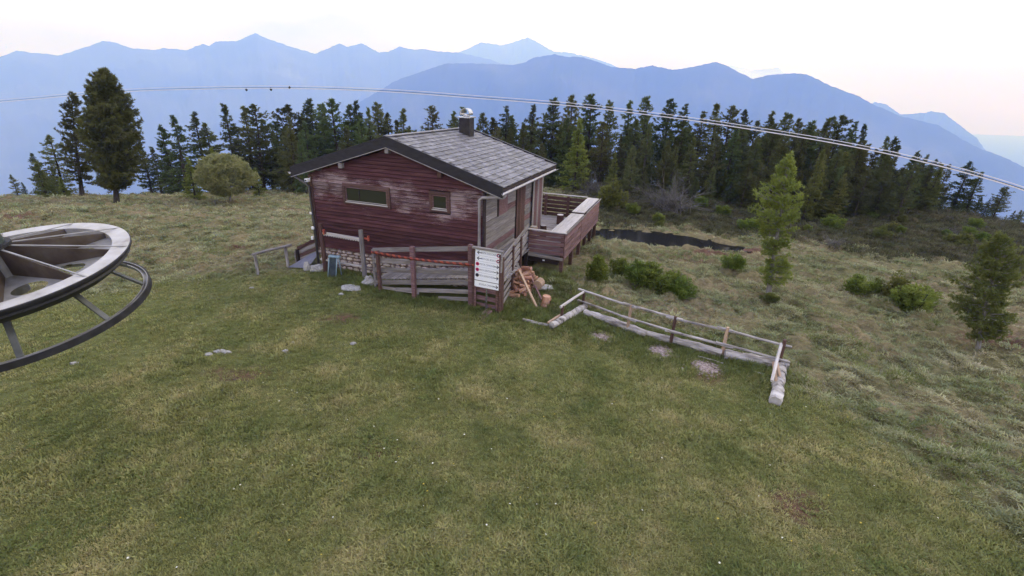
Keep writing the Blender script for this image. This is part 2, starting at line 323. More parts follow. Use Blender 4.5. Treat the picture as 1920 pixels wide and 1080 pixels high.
POND = [tuple(onz(x, y, POND_Z)[:2]) for x, y in ((1020, 452), (1060, 454), (1108, 452), (1160, 454), (1200, 458), (1250, 463), (1300, 467), (1350, 470), (1395, 472), (1400, 468), (1380, 461), (1340, 452), (1290, 442), (1240, 436), (1180, 432), (1110, 430), (1050, 428), (1000, 430))]
def poly_dist(P, X, Y):
    """signed distance (inside negative) of points to a polygon"""
    P = np.array(P); d = np.full(X.shape, 1e9); ins = np.zeros(X.shape, bool)
    for i in range(len(P)):
        a = P[i]; b = P[(i+1) % len(P)]; e = b-a
        t = np.clip(((X-a[0])*e[0]+(Y-a[1])*e[1])/(e@e), 0, 1)
        d = np.minimum(d, np.hypot(X-a[0]-t*e[0], Y-a[1]-t*e[1]))
        c = ((a[1] > Y) != (b[1] > Y)) & (X < (b[0]-a[0])*(Y-a[1])/(b[1]-a[1]+1e-12)+a[0]); ins ^= c
    return np.where(ins, -d, d)
def smooth01(x): x = np.clip(x, 0, 1); return x*x*(3-2*x)
def base_height(X, Y):
    X = np.asarray(X, float); Y = np.asarray(Y, float)
    r = np.hypot(X, Y); s = np.minimum(1, 84/np.maximum(r, 1e-6)); Xc, Yc = X*s, Y*s
    Z = _W[_n]+_W[_n+1]*Xc+_W[_n+2]*Yc
    for i in range(_n): Z = Z+_W[i]*_k((Xc-CP[i, 0])**2+(Yc-CP[i, 1])**2)
    Z = np.where(r > 84, np.maximum(Z-(r-84)*0.42, -950+0*r), Z)
    pd = poly_dist(POND, X, Y)
    Z = np.where(pd < 2.0, Z*smooth01(pd/2.0)+(1-smooth01(pd/2.0))*(POND_Z+0.04), Z)
    return np.where(pd < 0, POND_Z+0.04-0.5*smooth01(-pd/0.8), Z)
LAWN = [(-30, 8.0)]+[tuple(onz(x, y, 0)[:2]) for x, y in ((40, 590), (150, 552), (300, 522), (420, 516), (490, 516), (580, 506))]+[tuple(W3(u, v, 0)[:2]) for u, v in ((-6.7, 0.6), (0.3, 0.6), (1.4, -0.8))]+[tuple(onz(x, y, 0)[:2]) for x, y in ((1010, 600), (1095, 592), (1280, 640), (1470, 690), (1640, 800))]+[(9, 3), (8, -6), (-30, -6)]
def nz(X, Y, f, s=0.0, oct=1):
    V = np.zeros(len(X))
    for o in range(oct):
        ff = f*2**o; V += np.fromiter((mnoise.noise((x*ff+s, y*ff+s*1.7, s)) for x, y in zip(X, Y)), float, len(X))/2**o
    return V
# footprints that keep the ground flat
def axis_lines(lo, hi, step, far):
    a = list(np.arange(lo, hi+1e-6, step)); s = step; x = hi
    while x < far: s *= 1.22; x += s; a.append(x)
    s = step; x = lo; b = []
    while x > -far: s *= 1.22; x -= s; b.append(x)
    return np.array(b[::-1]+a)
gx = axis_lines(-38, 46, 0.16, 18500); gy = axis_lines(2, 47, 0.16, 18500)
GX, GY = np.meshgrid(gx, gy); sh = GX.shape; fx, fy = GX.ravel(), GY.ravel()
Z = base_height(fx, fy)
rr = np.hypot(fx, fy)
lawn = np.clip(0.5-poly_dist(LAWN, fx, fy)/1.2, 0, 1); lawn[rr > 60] = 0
near = (rr < 62)
wob = np.zeros(len(fx)); idx = np.where(near)[0]
tus = np.abs(nz(fx[idx], fy[idx], 1.15, 3.0, 2)); big = nz(fx[idx], fy[idx], 0.22, 9.0, 2); tiny = nz(fx[idx], fy[idx], 2.6, 5.0)
pdn = poly_dist(POND, fx[idx], fy[idx]); mk = smooth01((pdn+0.6)/0.9)
dh = np.zeros(len(fx)); dh[idx] = mk*((1-lawn[idx])*(0.42*tus-0.10+0.06*big+0.15*tiny) + lawn[idx]*(0.02*big+0.012*tiny))
Z = Z+dh
bign = np.zeros(len(fx)); bign[idx] = big
# zones
az = np.arctan2(fx, fy)
bank_c = smooth01((rr-27.5-2.0*bign)/3.0)*smooth01((fx-3.5)/3.0)            # dark brown-green heath bank under the right-hand wood
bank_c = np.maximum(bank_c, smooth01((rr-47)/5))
earth = np.zeros(len(fx))
EARTH = [(onz(1330, 473, -0.6), 1.8, 0.7), (onz(1400, 470, -0.6), 1.5, 0.8), (onz(1265, 487, -0.4), 2.2, 0.65), (onz(1430, 556, -0.3), 0.8, 0.5), (onz(1690, 668, -0.3), 1.2, 0.5), (onz(1870, 640, -0.4), 1.6, 0.8),
         (onz(440, 470, -0.3), 1.0, 0.6), (onz(640, 600, 0), 0.8, 0.4), (onz(440, 705, 0), 0.9, 0.45), (onz(860, 520, 0.2), 0.8, 0.5), (onz(930, 602, 0), 0.5, 0.35), (onz(560, 385, -1), 1.4, 1.0), (onz(20, 420, -0.5), 1.6, 1.2), (onz(700, 850, 0), 0.7, 0.4), (onz(1500, 950, 0), 0.8, 0.5), (onz(1130, 632, -.05), .5, .4), (onz(1238, 660, -.05), .5, .5), (onz(1322, 690, -.05), .55, .55)]
ew = nz(fx[idx], fy[idx], 0.9, 21.0, 2)
for c, a, b in EARTH: earth[idx] = np.maximum(earth[idx], smooth01(1.15-np.hypot((fx[idx]-c[0])/a, (fy[idx]-c[1])/b)+0.6*ew))
straw = np.zeros(len(fx)); straw[idx] = np.clip(0.5+0.9*nz(fx[idx], fy[idx], 0.33, 31.0, 3), 0, 1)
I = np.arange(len(fx)).reshape(sh)
Fq = np.stack([I[:-1, :-1].ravel(), I[:-1, 1:].ravel(), I[1:, 1:].ravel(), I[1:, :-1].ravel()], 1)

mt, t, b = nodes_of('ground_cover'); Lk = t.links.new
def attr(n): a = t.nodes.new('ShaderNodeAttribute'); a.attribute_name = n; return a.outputs['Fac']
nA = noise_node(t, 0.9, 8, 0.7, coord='World'); nB = noise_node(t, 5.5, 6, 0.7, (1, 1.6, 1), coord='World')
def mixc(f, a, b_, fac=None):
    mm = t.nodes.new('ShaderNodeMix'); mm.data_type = 'RGBA'
    if fac is None: Lk(f, mm.inputs['Factor'])
    else: mm.inputs['Factor'].default_value = fac
    Lk(a, mm.inputs['A']); Lk(b_, mm.inputs['B']); return mm.outputs['Result']
def rmp(n, st): r = ramp(t, st); Lk(n.outputs['Fac'], r.inputs['Fac']); return r.outputs['Color']
lawn_c = mixc(None, rmp(nA, [(0.3, (0.06, 0.075, 0.024)), (0.5, (0.10, 0.112, 0.037)), (0.72, (0.15, 0.145, 0.062))]), rmp(nB, [(0.3, (0.05, 0.065, 0.022)), (0.7, (0.15, 0.15, 0.062))]), 0.5)
mead_g = mixc(None, rmp(nA, [(0.3, (0.075, 0.082, 0.036)), (0.5, (0.135, 0.128, 0.062)), (0.72, (0.21, 0.18, 0.10))]), rmp(nB, [(0.3, (0.05, 0.055, 0.028)), (0.7, (0.20, 0.18, 0.10))]), 0.5)
mead_s = rmp(nB, [(0.3, (0.10, 0.085, 0.05)), (0.7, (0.27, 0.215, 0.135))])
mead = mixc(attr('straw'), mead_g, mead_s)
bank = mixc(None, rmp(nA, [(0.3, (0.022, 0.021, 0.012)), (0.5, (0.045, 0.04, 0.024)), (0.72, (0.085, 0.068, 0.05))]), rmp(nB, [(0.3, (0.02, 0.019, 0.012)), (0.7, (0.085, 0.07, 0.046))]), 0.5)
ear = rmp(nB, [(0.3, (0.05, 0.028, 0.02)), (0.7, (0.17, 0.10, 0.075))])
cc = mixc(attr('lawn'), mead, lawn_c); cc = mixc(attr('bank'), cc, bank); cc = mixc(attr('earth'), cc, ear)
Lk(cc, b.inputs['Base Color']); b.inputs['Roughness'].default_value = 0.95; b.inputs['Specular IOR Level'].default_value = 0.1
bp = t.nodes.new('ShaderNodeBump'); bp.inputs['Strength'].default_value = 0.7; bp.inputs['Distance'].default_value = 0.06; Lk(nB.outputs['Fac'], bp.inputs['Height']); Lk(bp.outputs['Normal'], b.inputs['Normal'])
gme = fast_mesh('ground', np.stack([fx, fy, Z], 1), Fq, 'ground_cover'); gme.shade_smooth()
for nme, arr in (('lawn', lawn), ('bank', bank_c), ('earth', earth), ('straw', straw)):
    at_ = gme.attributes.new(nme, 'FLOAT', 'POINT'); at_.data.foreach_set('value', arr.astype(np.float32))
ground = tag(obj('ground', gme), 'grassy hilltop falling away to the valley on every side', 'ground', kind='structure')
def gz(x, y):
    """height of the built ground (bilinear on the mesh grid)"""
    i = min(max(np.searchsorted(gx, x)-1, 0), len(gx)-2); j = min(max(np.searchsorted(gy, y)-1, 0), len(gy)-2)
    a = (x-gx[i])/(gx[i+1]-gx[i]); c = (y-gy[j])/(gy[j+1]-gy[j]); q = Z.reshape(sh)
    return float((q[j, i]*(1-a)+q[j, i+1]*a)*(1-c)+(q[j+1, i]*(1-a)+q[j+1, i+1]*a)*c)
def ground_hit(px, py, D0=4, D1=70):
    """where the sight line of a pixel meets the built ground"""
    last = None; D = D0
    while D < D1:
        p = at(px, py, D)
        if p[2] <= gz(p[0], p[1]): return Vector((p[0], p[1], gz(p[0], p[1])))
        D += 0.04
    p = at(px, py, D1); return Vector((p[0], p[1], gz(p[0], p[1])))

# pond
mt, t, b = nodes_of('water'); b.inputs['Base Color'].default_value = (0.012, 0.012, 0.013, 1); b.inputs['Roughness'].default_value = 0.06; b.inputs['Specular IOR Level'].default_value = 0.5; b.inputs['IOR'].default_value = 1.055
n = noise_node(t, 3.0, 3, 0.5, (1, 2.5, 1), coord='World'); bp = t.nodes.new('ShaderNodeBump'); bp.inputs['Strength'].default_value = 0.08; bp.inputs['Distance'].default_value = 0.05
t.links.new(n.outputs['Fac'], bp.inputs['Height']); t.links.new(bp.outputs['Normal'], b.inputs['Normal'])
cxp = sum(p[0] for p in POND)/len(POND); cyp = sum(p[1] for p in POND)/len(POND)
pv = [(cxp+(x-cxp)*1.06, cyp+(y-cyp)*1.10, POND_Z) for x, y in POND]
tag(obj('pond', mesh('pond', pv, [tuple(range(len(pv)))], 'water')), 'dark still pond below the wooded bank behind the terrace', 'pond', kind='structure')

# ------------------------------------------------------------------ mountains
def mountain(name, label, ridge, D, mat, spread, seed, depth=0.55, jag=1.0):
    """ridge line given as sight lines, set at distance D; spurs run down towards the viewer and away"""
    pts = [at(x, y, D) for x, y in ridge]; azs = np.array([math.atan2(p[0], p[1]) for p in pts]); zs = np.array([p[2] for p in pts])
    o = np.argsort(azs); azs, zs = azs[o], zs[o]
    na = 420; A = np.linspace(azs[0], azs[-1], na); Zr = np.interp(A, azs, zs)
    Zr = Zr + np.array([jag*D*0.0011*(mnoise.fractal((a*160, seed, 0), 0.9, 2.0, 5)) for a in A])
    steps = np.concatenate([np.linspace(-0.5, 0, 7)[:-1], np.linspace(0, 1, 34)])   # behind .. ridge .. towards viewer
    V = []
    for a, zr in zip(A, Zr):
        for s in steps:
            if s < 0: d = D*(1-s*depth*1.2); z = zr+(-950-zr)*(-s*1.6)
            else:
                d = D*(1-s*depth); fall = s**0.85
                z = zr+(-1000-zr)*fall
                sp = mnoise.fractal((a*spread+s*1.5, s*6.5, seed), 0.8, 2.1, 6)
                z += sp*D*0.026*min(1, s*6)*(1-s*0.8); d += sp*D*0.02*min(1, s*6)
            V.append((d*math.sin(a), d*math.cos(a), max(z, -990)))
    k = len(steps); F = [(i*k+j, (i+1)*k+j, (i+1)*k+j+1, i*k+j+1) for i in range(na-1) for j in range(k-1)]
    return tag(obj(name, mesh(name, V, F, mat, True)), label, 'mountain', kind='structure')
simple('forest_rock', [(0.35, (0.030, 0.040, 0.030)), (0.55, (0.055, 0.062, 0.045)), (0.75, (0.12, 0.12, 0.11))], 0.0012, 0.95, coord='World', per_object=False)
simple('bare_rock', [(0.35, (0.05, 0.055, 0.05)), (0.6, (0.10, 0.10, 0.10)), (0.78, (0.30, 0.31, 0.33))], 0.0009, 0.95, coord='World', per_object=False, detail=8)
simple('snowy_rock', [(0.35, (0.25, 0.26, 0.29)), (0.55, (0.65, 0.67, 0.72))], 0.0007, 0.9, coord='World', per_object=False)
mountain('mountain_range', 'long hazy range of peaks across the valley, left half of the skyline',
         [(-420, 130), (-200, 118), (-80, 120), (0, 107), (30, 95), (70, 100), (110, 104), (150, 92), (180, 82), (192, 77), (218, 80), (245, 90), (290, 94), (305, 90), (330, 92), (348, 95), (362, 89), (380, 82), (392, 86), (405, 77), (445, 77), (478, 62), (500, 72), (540, 86), (590, 101), (612, 92), (636, 81), (652, 88), (678, 81), (710, 98), (728, 97), (750, 87), (775, 93), (795, 92), (815, 96), (860, 98), (920, 112), (1000, 140), (1080, 175)], 9000, 'bare_rock', 14, 1.3)
mountain('mountain', 'pale high summit rising behind the wooded ridge, above the cabin chimney',
         [(760, 130), (830, 108), (860, 98), (880, 90), (902, 79), (940, 85), (960, 80), (990, 70), (1010, 80), (1038, 97), (1065, 98), (1110, 108), (1140, 118), (1180, 135), (1230, 160)], 13000, 'bare_rock', 14, 5.1)
mountain('wooded_ridge', 'darker blue wooded ridge in front of the far peaks, right half of the skyline',
         [(430, 330), (520, 290), (600, 240), (640, 212), (680, 188), (715, 168), (740, 152), (765, 143), (810, 127), (838, 119), (890, 119), (920, 120), (960, 122), (985, 117), (1000, 108), (1040, 102), (1065, 107), (1085, 106), (1110, 112), (1145, 125), (1190, 129), (1222, 123), (1262, 131), (1300, 125), (1343, 116), (1360, 122), (1410, 148), (1445, 140), (1490, 137), (1515, 140), (1560, 162), (1610, 180), (1640, 197), (1690, 218), (1760, 235), (1805, 262), (1840, 280), (1885, 295), (1930, 318), (2000, 345), (2150, 372), (2300, 400)], 5200, 'forest_rock', 16, 8.7)
mountain('snowy_mountain', 'faint snow covered crest peeping over the wooded ridge', [(1340, 150), (1370, 122), (1385, 126), (1410, 132), (1450, 128), (1460, 126), (1470, 138), (1500, 150), (1530, 165)], 16000, 'snowy_rock', 20, 11.0)
mountain('far_mountain', 'pale rounded mountain behind the right end of the wooded ridge', [(1560, 240), (1600, 215), (1622, 203), (1640, 191), (1660, 195), (1690, 215), (1715, 213), (1750, 209), (1770, 212), (1800, 235), (1830, 258), (1855, 290), (1900, 320), (1960, 350)], 8200, 'forest_rock', 14, 14.0)

# the air itself
mt = bpy.data.materials.new('air'); mt.use_nodes = True; t = mt.node_tree; t.nodes.clear()
pvn = t.nodes.new('ShaderNodeVolumePrincipled'); mo = t.nodes.new('ShaderNodeOutputMaterial'); t.links.new(pvn.outputs[0], mo.inputs['Volume'])
pvn.inputs['Color'].default_value = (0.205, 0.355, 1.0, 1); pvn.inputs['Absorption Color'].default_value = (1, 1, 1, 1)
pvn.inputs['Density'].default_value = 0.00030; pvn.inputs['Anisotropy'].default_value = 0.0
MATS['air'] = mt
hz = obj('haze', bm_mesh('haze', box_data(-24000, 24000, -24000, 24000, -1001, 1520), 'air'))
tag(hz, 'thin blue morning haze filling the valley air', 'haze', kind='stuff')

# ================================================================== the cabin
WD, LN, HW, HR, OS, OF, RD = 6.6, 5.75, 2.58, 3.60, 0.65, 0.16, 0.39
SL = (HR-HW)/(WD/2)
def roof_z(u): return HR+RD-SL*abs(u+WD/2)         # top of the roof
cabin = empty('cabin', ORG, YAW)
tag(cabin, 'weathered dark red wooden cabin with slate gable roof and terrace', 'cabin')
# wall core behind the boards
core = [(-WD+0.02, 0.03), (-0.02, 0.03), (-0.02, LN-0.02), (-WD+0.02, LN-0.02)]
V = [(u, v, -0.02) for u, v in core]+[(u, v, HW+0.02) for u, v in core]+[(-WD/2, 0.03, HR+0.02), (-WD/2, LN-0.02, HR+0.02)]
obj('wall', mesh('wall', V, [(3, 2, 1, 0), (0, 1, 5, 8, 4), (1, 2, 6, 5), (2, 3, 7, 9, 6), (3, 0, 4, 7), (4, 8, 9, 7), (8, 5, 6, 9)], 'dark_wood'), cabin)
# front lapped boards (each an own piece, clipped by the gable and by the window openings)
WIN = [(-5.22, -3.34, 1.68, 2.39), (-1.88, -1.135, 1.77, 2.43)]
pitch = 0.125
k = 0; z = -0.03
while z < HR-0.02:
    z1 = min(z+pitch-0.013, HR+0.03)  # boards stop short; dark core in the gaps stands in for lap shadow
    def lim(zz): return min(WD/2, (HR+0.05-zz)/SL) if zz > HW else WD/2
    spans = []
    cuts = sorted((a, b) for a, b, c, d in WIN if z+pitch*0.5 > c-0.0 and z+pitch*0.5 < d)
    l0 = -WD/2-lim(z+0.06); l1 = -WD/2+lim(z+0.06); x = l0
    for a, b in cuts: spans.append((x, a)); x = b
    spans.append((x, l1))
    for a, b in spans:
        if b-a < 0.08: continue
        e0 = R.uniform(-0.004, 0.004); top0, top1 = z1+R.uniform(-.003, .003), z1+R.uniform(-.003, .003)
        sk0 = 0.0 if z < HW-0.05 or a != l0 else pitch/SL*0.45
        sk1 = 0.0 if z < HW-0.05 or b != l1 else pitch/SL*0.45
        o0 = -0.032+e0; seg = max(2, int((b-a)/0.6)); V = []; F = []
        for i in range(seg+1):
            f = i/seg; u = a+(b-a)*f; w_ = R.uniform(-0.0035, 0.0035); ut = (a+sk0)+((b-sk1)-(a+sk0))*f
            V += [(u, o0+w_, z+R.uniform(-.003, .003)), (ut, -0.008+w_*0.5, top0+(top1-top0)*f), (ut, 0.018, top0+(top1-top0)*f), (u, 0.018, z)]
        for i in range(seg):
            q = i*4
            F += [(q, q+4, q+5, q+1), (q+1, q+5, q+6, q+2), (q+3, q+7, q+4, q)]
        F += [(0, 1, 2, 3), (seg*4+3, seg*4+2, seg*4+1, seg*4)]
        obj('siding_board', mesh('siding_board', V, F, 'red_siding'), cabin)
    z += pitch
# side boards: wide weathered planks on the terrace side, cut by door and window
SOPEN = [(1.05, 1.98, 1.50, 2.36), (2.86, 3.92, 0.12, 2.44)]
z = -0.05
while z < HW-0.1:
    hgt = 0.205; zm = z+hgt/2
    cuts = sorted((a, b) for a, b, c, d in SOPEN if c < zm < d); x = 0.06
    for a, b in cuts+[(LN+0.0, None)]:
        if a-x > 0.1:
            o = obj('side_board', bm_mesh('side_board', box_data(0, a-x, -0.018, 0.022+R.uniform(0, 0.012), 0.004, hgt-0.004, 0.005, 0.003), 'grey_wood' if R.random() < 0.8 else 'plum_wood'), cabin, Matrix.Translation((0.0, x, z)) @ Matrix.Rotation(math.pi/2, 4, 'Z') @ Matrix.Rotation(0, 4, 'X') @ Matrix.Scale(-1, 4, (0, 1, 0)))
        x = b if b else x
    z += hgt
for z in np.arange(-0.05, HW-0.1, 0.205):     # far side and back, out of the photograph's sight
    plank('side_board', (-WD-0.012, 0.0, z+0.1), (-WD-0.012, LN, z+0.1), 0.03, 0.2, 'plum_wood', cabin)
    plank('rear_board', (-WD, LN+0.012, z+0.1), (0, LN+0.012, z+0.1), 0.03, 0.2, 'plum_wood', cabin)
z = HW-0.08
while z < HR:
    h = min(WD/2, (HR-z-0.1)/SL)
    if h > 0.1: plank('rear_board', (-WD/2-h, LN+0.012, z+0.1), (-WD/2+h, LN+0.012, z+0.1), 0.03, 0.2, 'plum_wood', cabin)
    z += 0.205
# corner boards
box('corner_board', (-WD-0.045, -0.05, -0.05), (-WD+0.09, 0.0, HW-0.02), 'brown_wood', cabin)
box('corner_board', (-0.02, -0.055, -0.05), (0.055, 0.07, HW-0.05), 'dark_wood', cabin)
# windows
def window(a, b, c, d, fw=0.115):
    wd = box('window', (a, -0.062, c), (b, -0.035, c+0.02), 'brown_wood', cabin)     # sill board carries the rest
    box('frame', (a, -0.068, d-fw), (b, 0.0, d), 'brown_wood', wd); box('frame', (a, -0.064, c+0.021), (b, 0.0, c+fw*0.6), 'brown_wood', wd)
    box('frame', (a, -0.071, c), (a+fw, -0.005, d-fw-0.001), 'brown_wood', wd); box('frame', (b-fw, -0.071, c), (b, -0.005, d-fw-0.001), 'brown_wood', wd)
    i0, i1, j0, j1 = a+fw, b-fw, c+fw*0.6, d-fw
    box('inner_frame', (i0, -0.05, j0), (i0+0.035, -0.012, j1), 'plum_wood', wd, 0.004); box('inner_frame', (i1-0.035, -0.05, j0), (i1, -0.012, j1), 'plum_wood', wd, 0.004)
    box('inner_frame', (i0+0.036, -0.05, j1-0.03), (i1-0.036, -0.012, j1), 'plum_wood', wd, 0.004)
    box('sill', (i0-0.02, -0.085, j0-0.005), (i1+0.02, -0.02, j0+0.025), 'pale_wood', wd, 0.004); box('sill', (i0, -0.06, j0+0.05), (i1, -0.02, j0+0.068), 'pale_wood', wd, 0.004)
    box('pane', (i0+0.036, -0.03, j0+0.069), (i1-0.036, -0.022, j1-0.031), 'window_glass', wd, 0.0)
    if b-a > 1.2:
        box('mullion', ((i0+i1)/2-0.3, -0.045, j0+0.07), ((i0+i1)/2-0.27, -0.02, j1-0.031), 'dark_wood', wd, 0.003)
    return wd
for wv in WIN: window(*wv)
# side window with closed shutter
sw = box('window', (-0.01, 1.07, 1.52), (0.05, 1.98, 1.56), 'grey_wood', cabin)
box('frame', (0.0, 1.06, 1.561), (0.062, 1.15, 2.36), 'dark_wood', sw); box('shutter', (0.024, 1.151, 1.57), (0.058, 1.97, 2.35), 'plum_wood', sw)
# door
dr = box('door', (-0.012, 2.9, 0.1), (0.046, 3.88, 2.4), 'dark_wood', cabin)
for q in range(5): box('panel_board', (0.047, 2.93+q*0.19, 0.14), (0.066, 2.93+q*0.19+0.175, 2.36), 'brown_wood', dr, 0.006)
box('handle', (0.067, 3.76, 1.1), (0.10, 3.80, 1.25), 'zinc', dr, 0.008)
# windbreak screen of upright planks at the back corner
sc_ = box('windbreak', (0.03, 4.68, 2.30), (0.09, 6.05, 2.36), 'brown_wood', cabin)
for q in range(7): box('upright_plank', (0.092, 4.68+q*0.196, 0.0), (0.122, 4.68+q*0.196+0.185, 2.40), 'plum_wood' if q % 3 else 'grey_wood', sc_, 0.006, 0.003)
# foundation of rough stones, uncovered along the front
fd = box('foundation', (-WD+0.03, 0.05, -1.2), (-0.03, LN-0.05, -0.04), 'mortar', cabin, 0.0)
sproto = []
for q in range(9):
    bm = bmesh.new(); bmesh.ops.create_icosphere(bm, subdivisions=2, radius=0.5)
    for v in bm.verts:
        v.co = Vector([max(-1, min(1, c*1.9))*0.5 for c in v.co]); v.co *= 1+0.28*mnoise.noise(v.co*2.3+Vector((q*7, 0, 0)))
    sproto.append(bm_mesh('stone', bm, 'stone'))
z = -1.1
while z < -0.06:
    hh = R.uniform(0.10, 0.17); u = -WD+0.0
    hh = min(hh, -0.045-z)
    while u < -0.1:
        ww = R.uniform(0.15, 0.36); ww = min(ww, -0.02-u)
        if ww > 0.06:
            M = Matrix.Translation((u+ww/2, 0.03+R.uniform(-0.015, 0.02), z+hh/2)) @ Matrix.Rotation(R.uniform(-0.1, 0.1), 4, 'Y') @ Matrix.Diagonal((ww*0.94, 0.12, hh*0.92, 1))
            obj('stone', R.choice(sproto), fd, M)
        u += ww
    z += max(hh, 0.05)
# roof deck, fascia, trim
def slab(name, u0, u1, v0, v1, drop_top, drop_bot, mat, parent):
    """piece following the roof slope between u0 and u1"""
    us = [u0, u1] if not (u0 < -WD/2 < u1) else [u0, -WD/2, u1]
    V = []
    for v in (v0, v1):
        for u in us: V += [(u, v, roof_z(u)-drop_top), (u, v, roof_z(u)-drop_bot)]
    k = len(us)*2; F = []
    for i in range(len(us)-1):
        a = i*2; F += [(a, a+2, a+3, a+1), (k+a, k+a+1, k+a+3, k+a+2), (a, k+a, k+a+2, a+2), (a+1, a+3, k+a+3, k+a+1)]
    F += [(0, 1, k+1, k), (k-2, k+k-2, k+k-1, k-1)]
    me = mesh(name, V, F, mat); bm = bmesh.new(); bm.from_mesh(me); bmesh.ops.recalc_face_normals(bm, faces=bm.faces); bm.to_mesh(me); bm.free()
    return obj(name, me, parent)
roof = slab('roof', -WD-OS, OS, -OF+0.03, LN+0.14, 0.06, 0.14, 'dark_wood', cabin)
slab('fascia', -WD-OS-0.02, -WD/2-0.001, -OF-0.012, -OF+0.028, 0.02, 0.31, 'fascia', roof); slab('fascia', -WD/2+0.001, OS+0.02, -OF-0.012, -OF+0.028, 0.02, 0.31, 'fascia', roof)
slab('trim', -WD-OS-0.02, OS+0.02, -OF-0.018, -OF+0.026, 0.312, 0.335, 'trim', roof)
slab('fascia', -WD-OS, OS, LN+0.142, LN+0.18, 0.02, 0.30, 'fascia', roof)
slab('soffit', -WD-OS+0.02, -WD/2-0.02, -OF+0.03, 0.012, 0.27, 0.30, 'brown_wood', roof); slab('soffit', -WD/2+0.02, OS-0.02, -OF+0.03, 0.012, 0.27, 0.30, 'brown_wood', roof)
slab('verge_flashing', -WD-OS-0.02, OS+0.02, LN+0.05, LN+0.185, -0.05, 0.018, 'fascia', roof)
slab('verge_flashing', -WD-OS-0.02, OS+0.02, -OF-0.02, -OF+0.04, -0.035, 0.018, 'fascia', roof)
box('ridge_cap', (-WD/2-0.09, -OF+0.045, roof_z(-WD/2)+0.0), (-WD/2+0.09, LN+0.04, roof_z(-WD/2)+0.045), 'slate', roof, 0.015)
for pu in (-WD/2, -WD/2-1.85, -WD/2+1.85):
    box('purlin_end', (pu-0.065, -OF+0.0, roof_z(pu)-0.50-(0.0 if pu == -WD/2 else 0.03)), (pu+0.075, 0.03, roof_z(pu)-0.36), 'grey_wood' if pu <= -WD/2 else 'brown_wood', roof, 0.01)
for q in range(8):
    v = 0.3+q*0.72
    for sgn in (1, -1):
        u0, u1 = (0.02, OS-0.03) if sgn > 0 else (-WD-0.02, -WD-OS+0.03)
        plank('rafter_end', (u0, v, roof_z(u0)-0.21), (u1, v, roof_z(u1)-0.21), 0.09, 0.12, 'brown_wood', roof)
# slates, staggered courses on the visible slope (pieces) and the far slope
slope_len = math.hypot(WD/2+OS, SL*(WD/2+OS)); th = math.atan(SL)
NR, NC = 17, 18; rh = slope_len/NR; cw = (LN+OF+0.06)/NC
tp = []
for q in range(6):
    bm = box_data(-cw*0.465, cw*0.465, -rh*0.60, rh*0.60, -0.016, 0.016, 0.0, 0.006)
    for v in bm.verts:
        if v.co.y < 0: v.co.y += R.uniform(-0.012, 0.012)
    tp.append(bm_mesh('roof_slate', bm, 'slate'))
far_V = []; far_F = []; cnt = 0; cells = []
for rI in range(NR):
    for cI in range(-1, NC):
        cells.append((rI, cI))
cells.sort(key=lambda c: -(c[0]*1.0-c[1]*0.3))
for n_, (rI, cI) in enumerate(cells):
    v = -OF+0.05+(cI+0.5+(0.5 if rI % 2 else 0.0))*cw+R.uniform(-0.012, 0.012)
    if v < -OF+0.05+cw*0.2 or v > LN+0.12-cw*0.45: continue
    s = (rI+0.5)*rh; u = -WD/2+s*math.cos(th); zz = roof_z(u)-0.012+0.004*R.random()
    # local: X along ridge (v), Y down/up slope
    x = Vector((0, 1, 0)); y = Vector((-math.cos(th-0.075), 0, math.sin(th-0.075))); zz_ = x.cross(y)
    ang = R.uniform(-0.02, 0.02); x2 = x*math.cos(ang)+y*math.sin(ang); y2 = y*math.cos(ang)-x*math.sin(ang)
    M = Matrix(((x2.x, y2.x, zz_.x, u), (x2.y, y2.y, zz_.y, v), (x2.z, y2.z, zz_.z, zz), (0, 0, 0, 1)))
    if cnt < 300: obj('roof_slate', tp[n_ % 6], roof, M)
    else:
        me = tp[n_ % 6]; o_ = len(far_V); far_V += [M @ vv.co for vv in me.vertices]; far_F += [tuple(i+o_ for i in p.vertices) for p in me.polygons]
    cnt += 1
for rI in range(NR):
    for cI in range(NC):
        v = -OF+0.05+(cI+0.5)*cw; s = (rI+0.5)*rh; u = -WD/2-s*math.cos(th); y = Vector((math.cos(th-0.075), 0, math.sin(th-0.075))); x = Vector((0, -1, 0)); z_ = x.cross(y)
        M = Matrix(((x.x, y.x, z_.x, u), (x.y, y.y, z_.y, v), (x.z, y.z, z_.z, roof_z(u)-0.01), (0, 0, 0, 1)))
        me = tp[(rI+cI) % 6]; o_ = len(far_V); far_V += [M @ vv.co for vv in me.vertices]; far_F += [tuple(i+o_ for i in p.vertices) for p in me.polygons]
tag(obj('slate_covering', mesh('slate_covering', far_V, far_F, 'slate'), roof), kind='stuff')
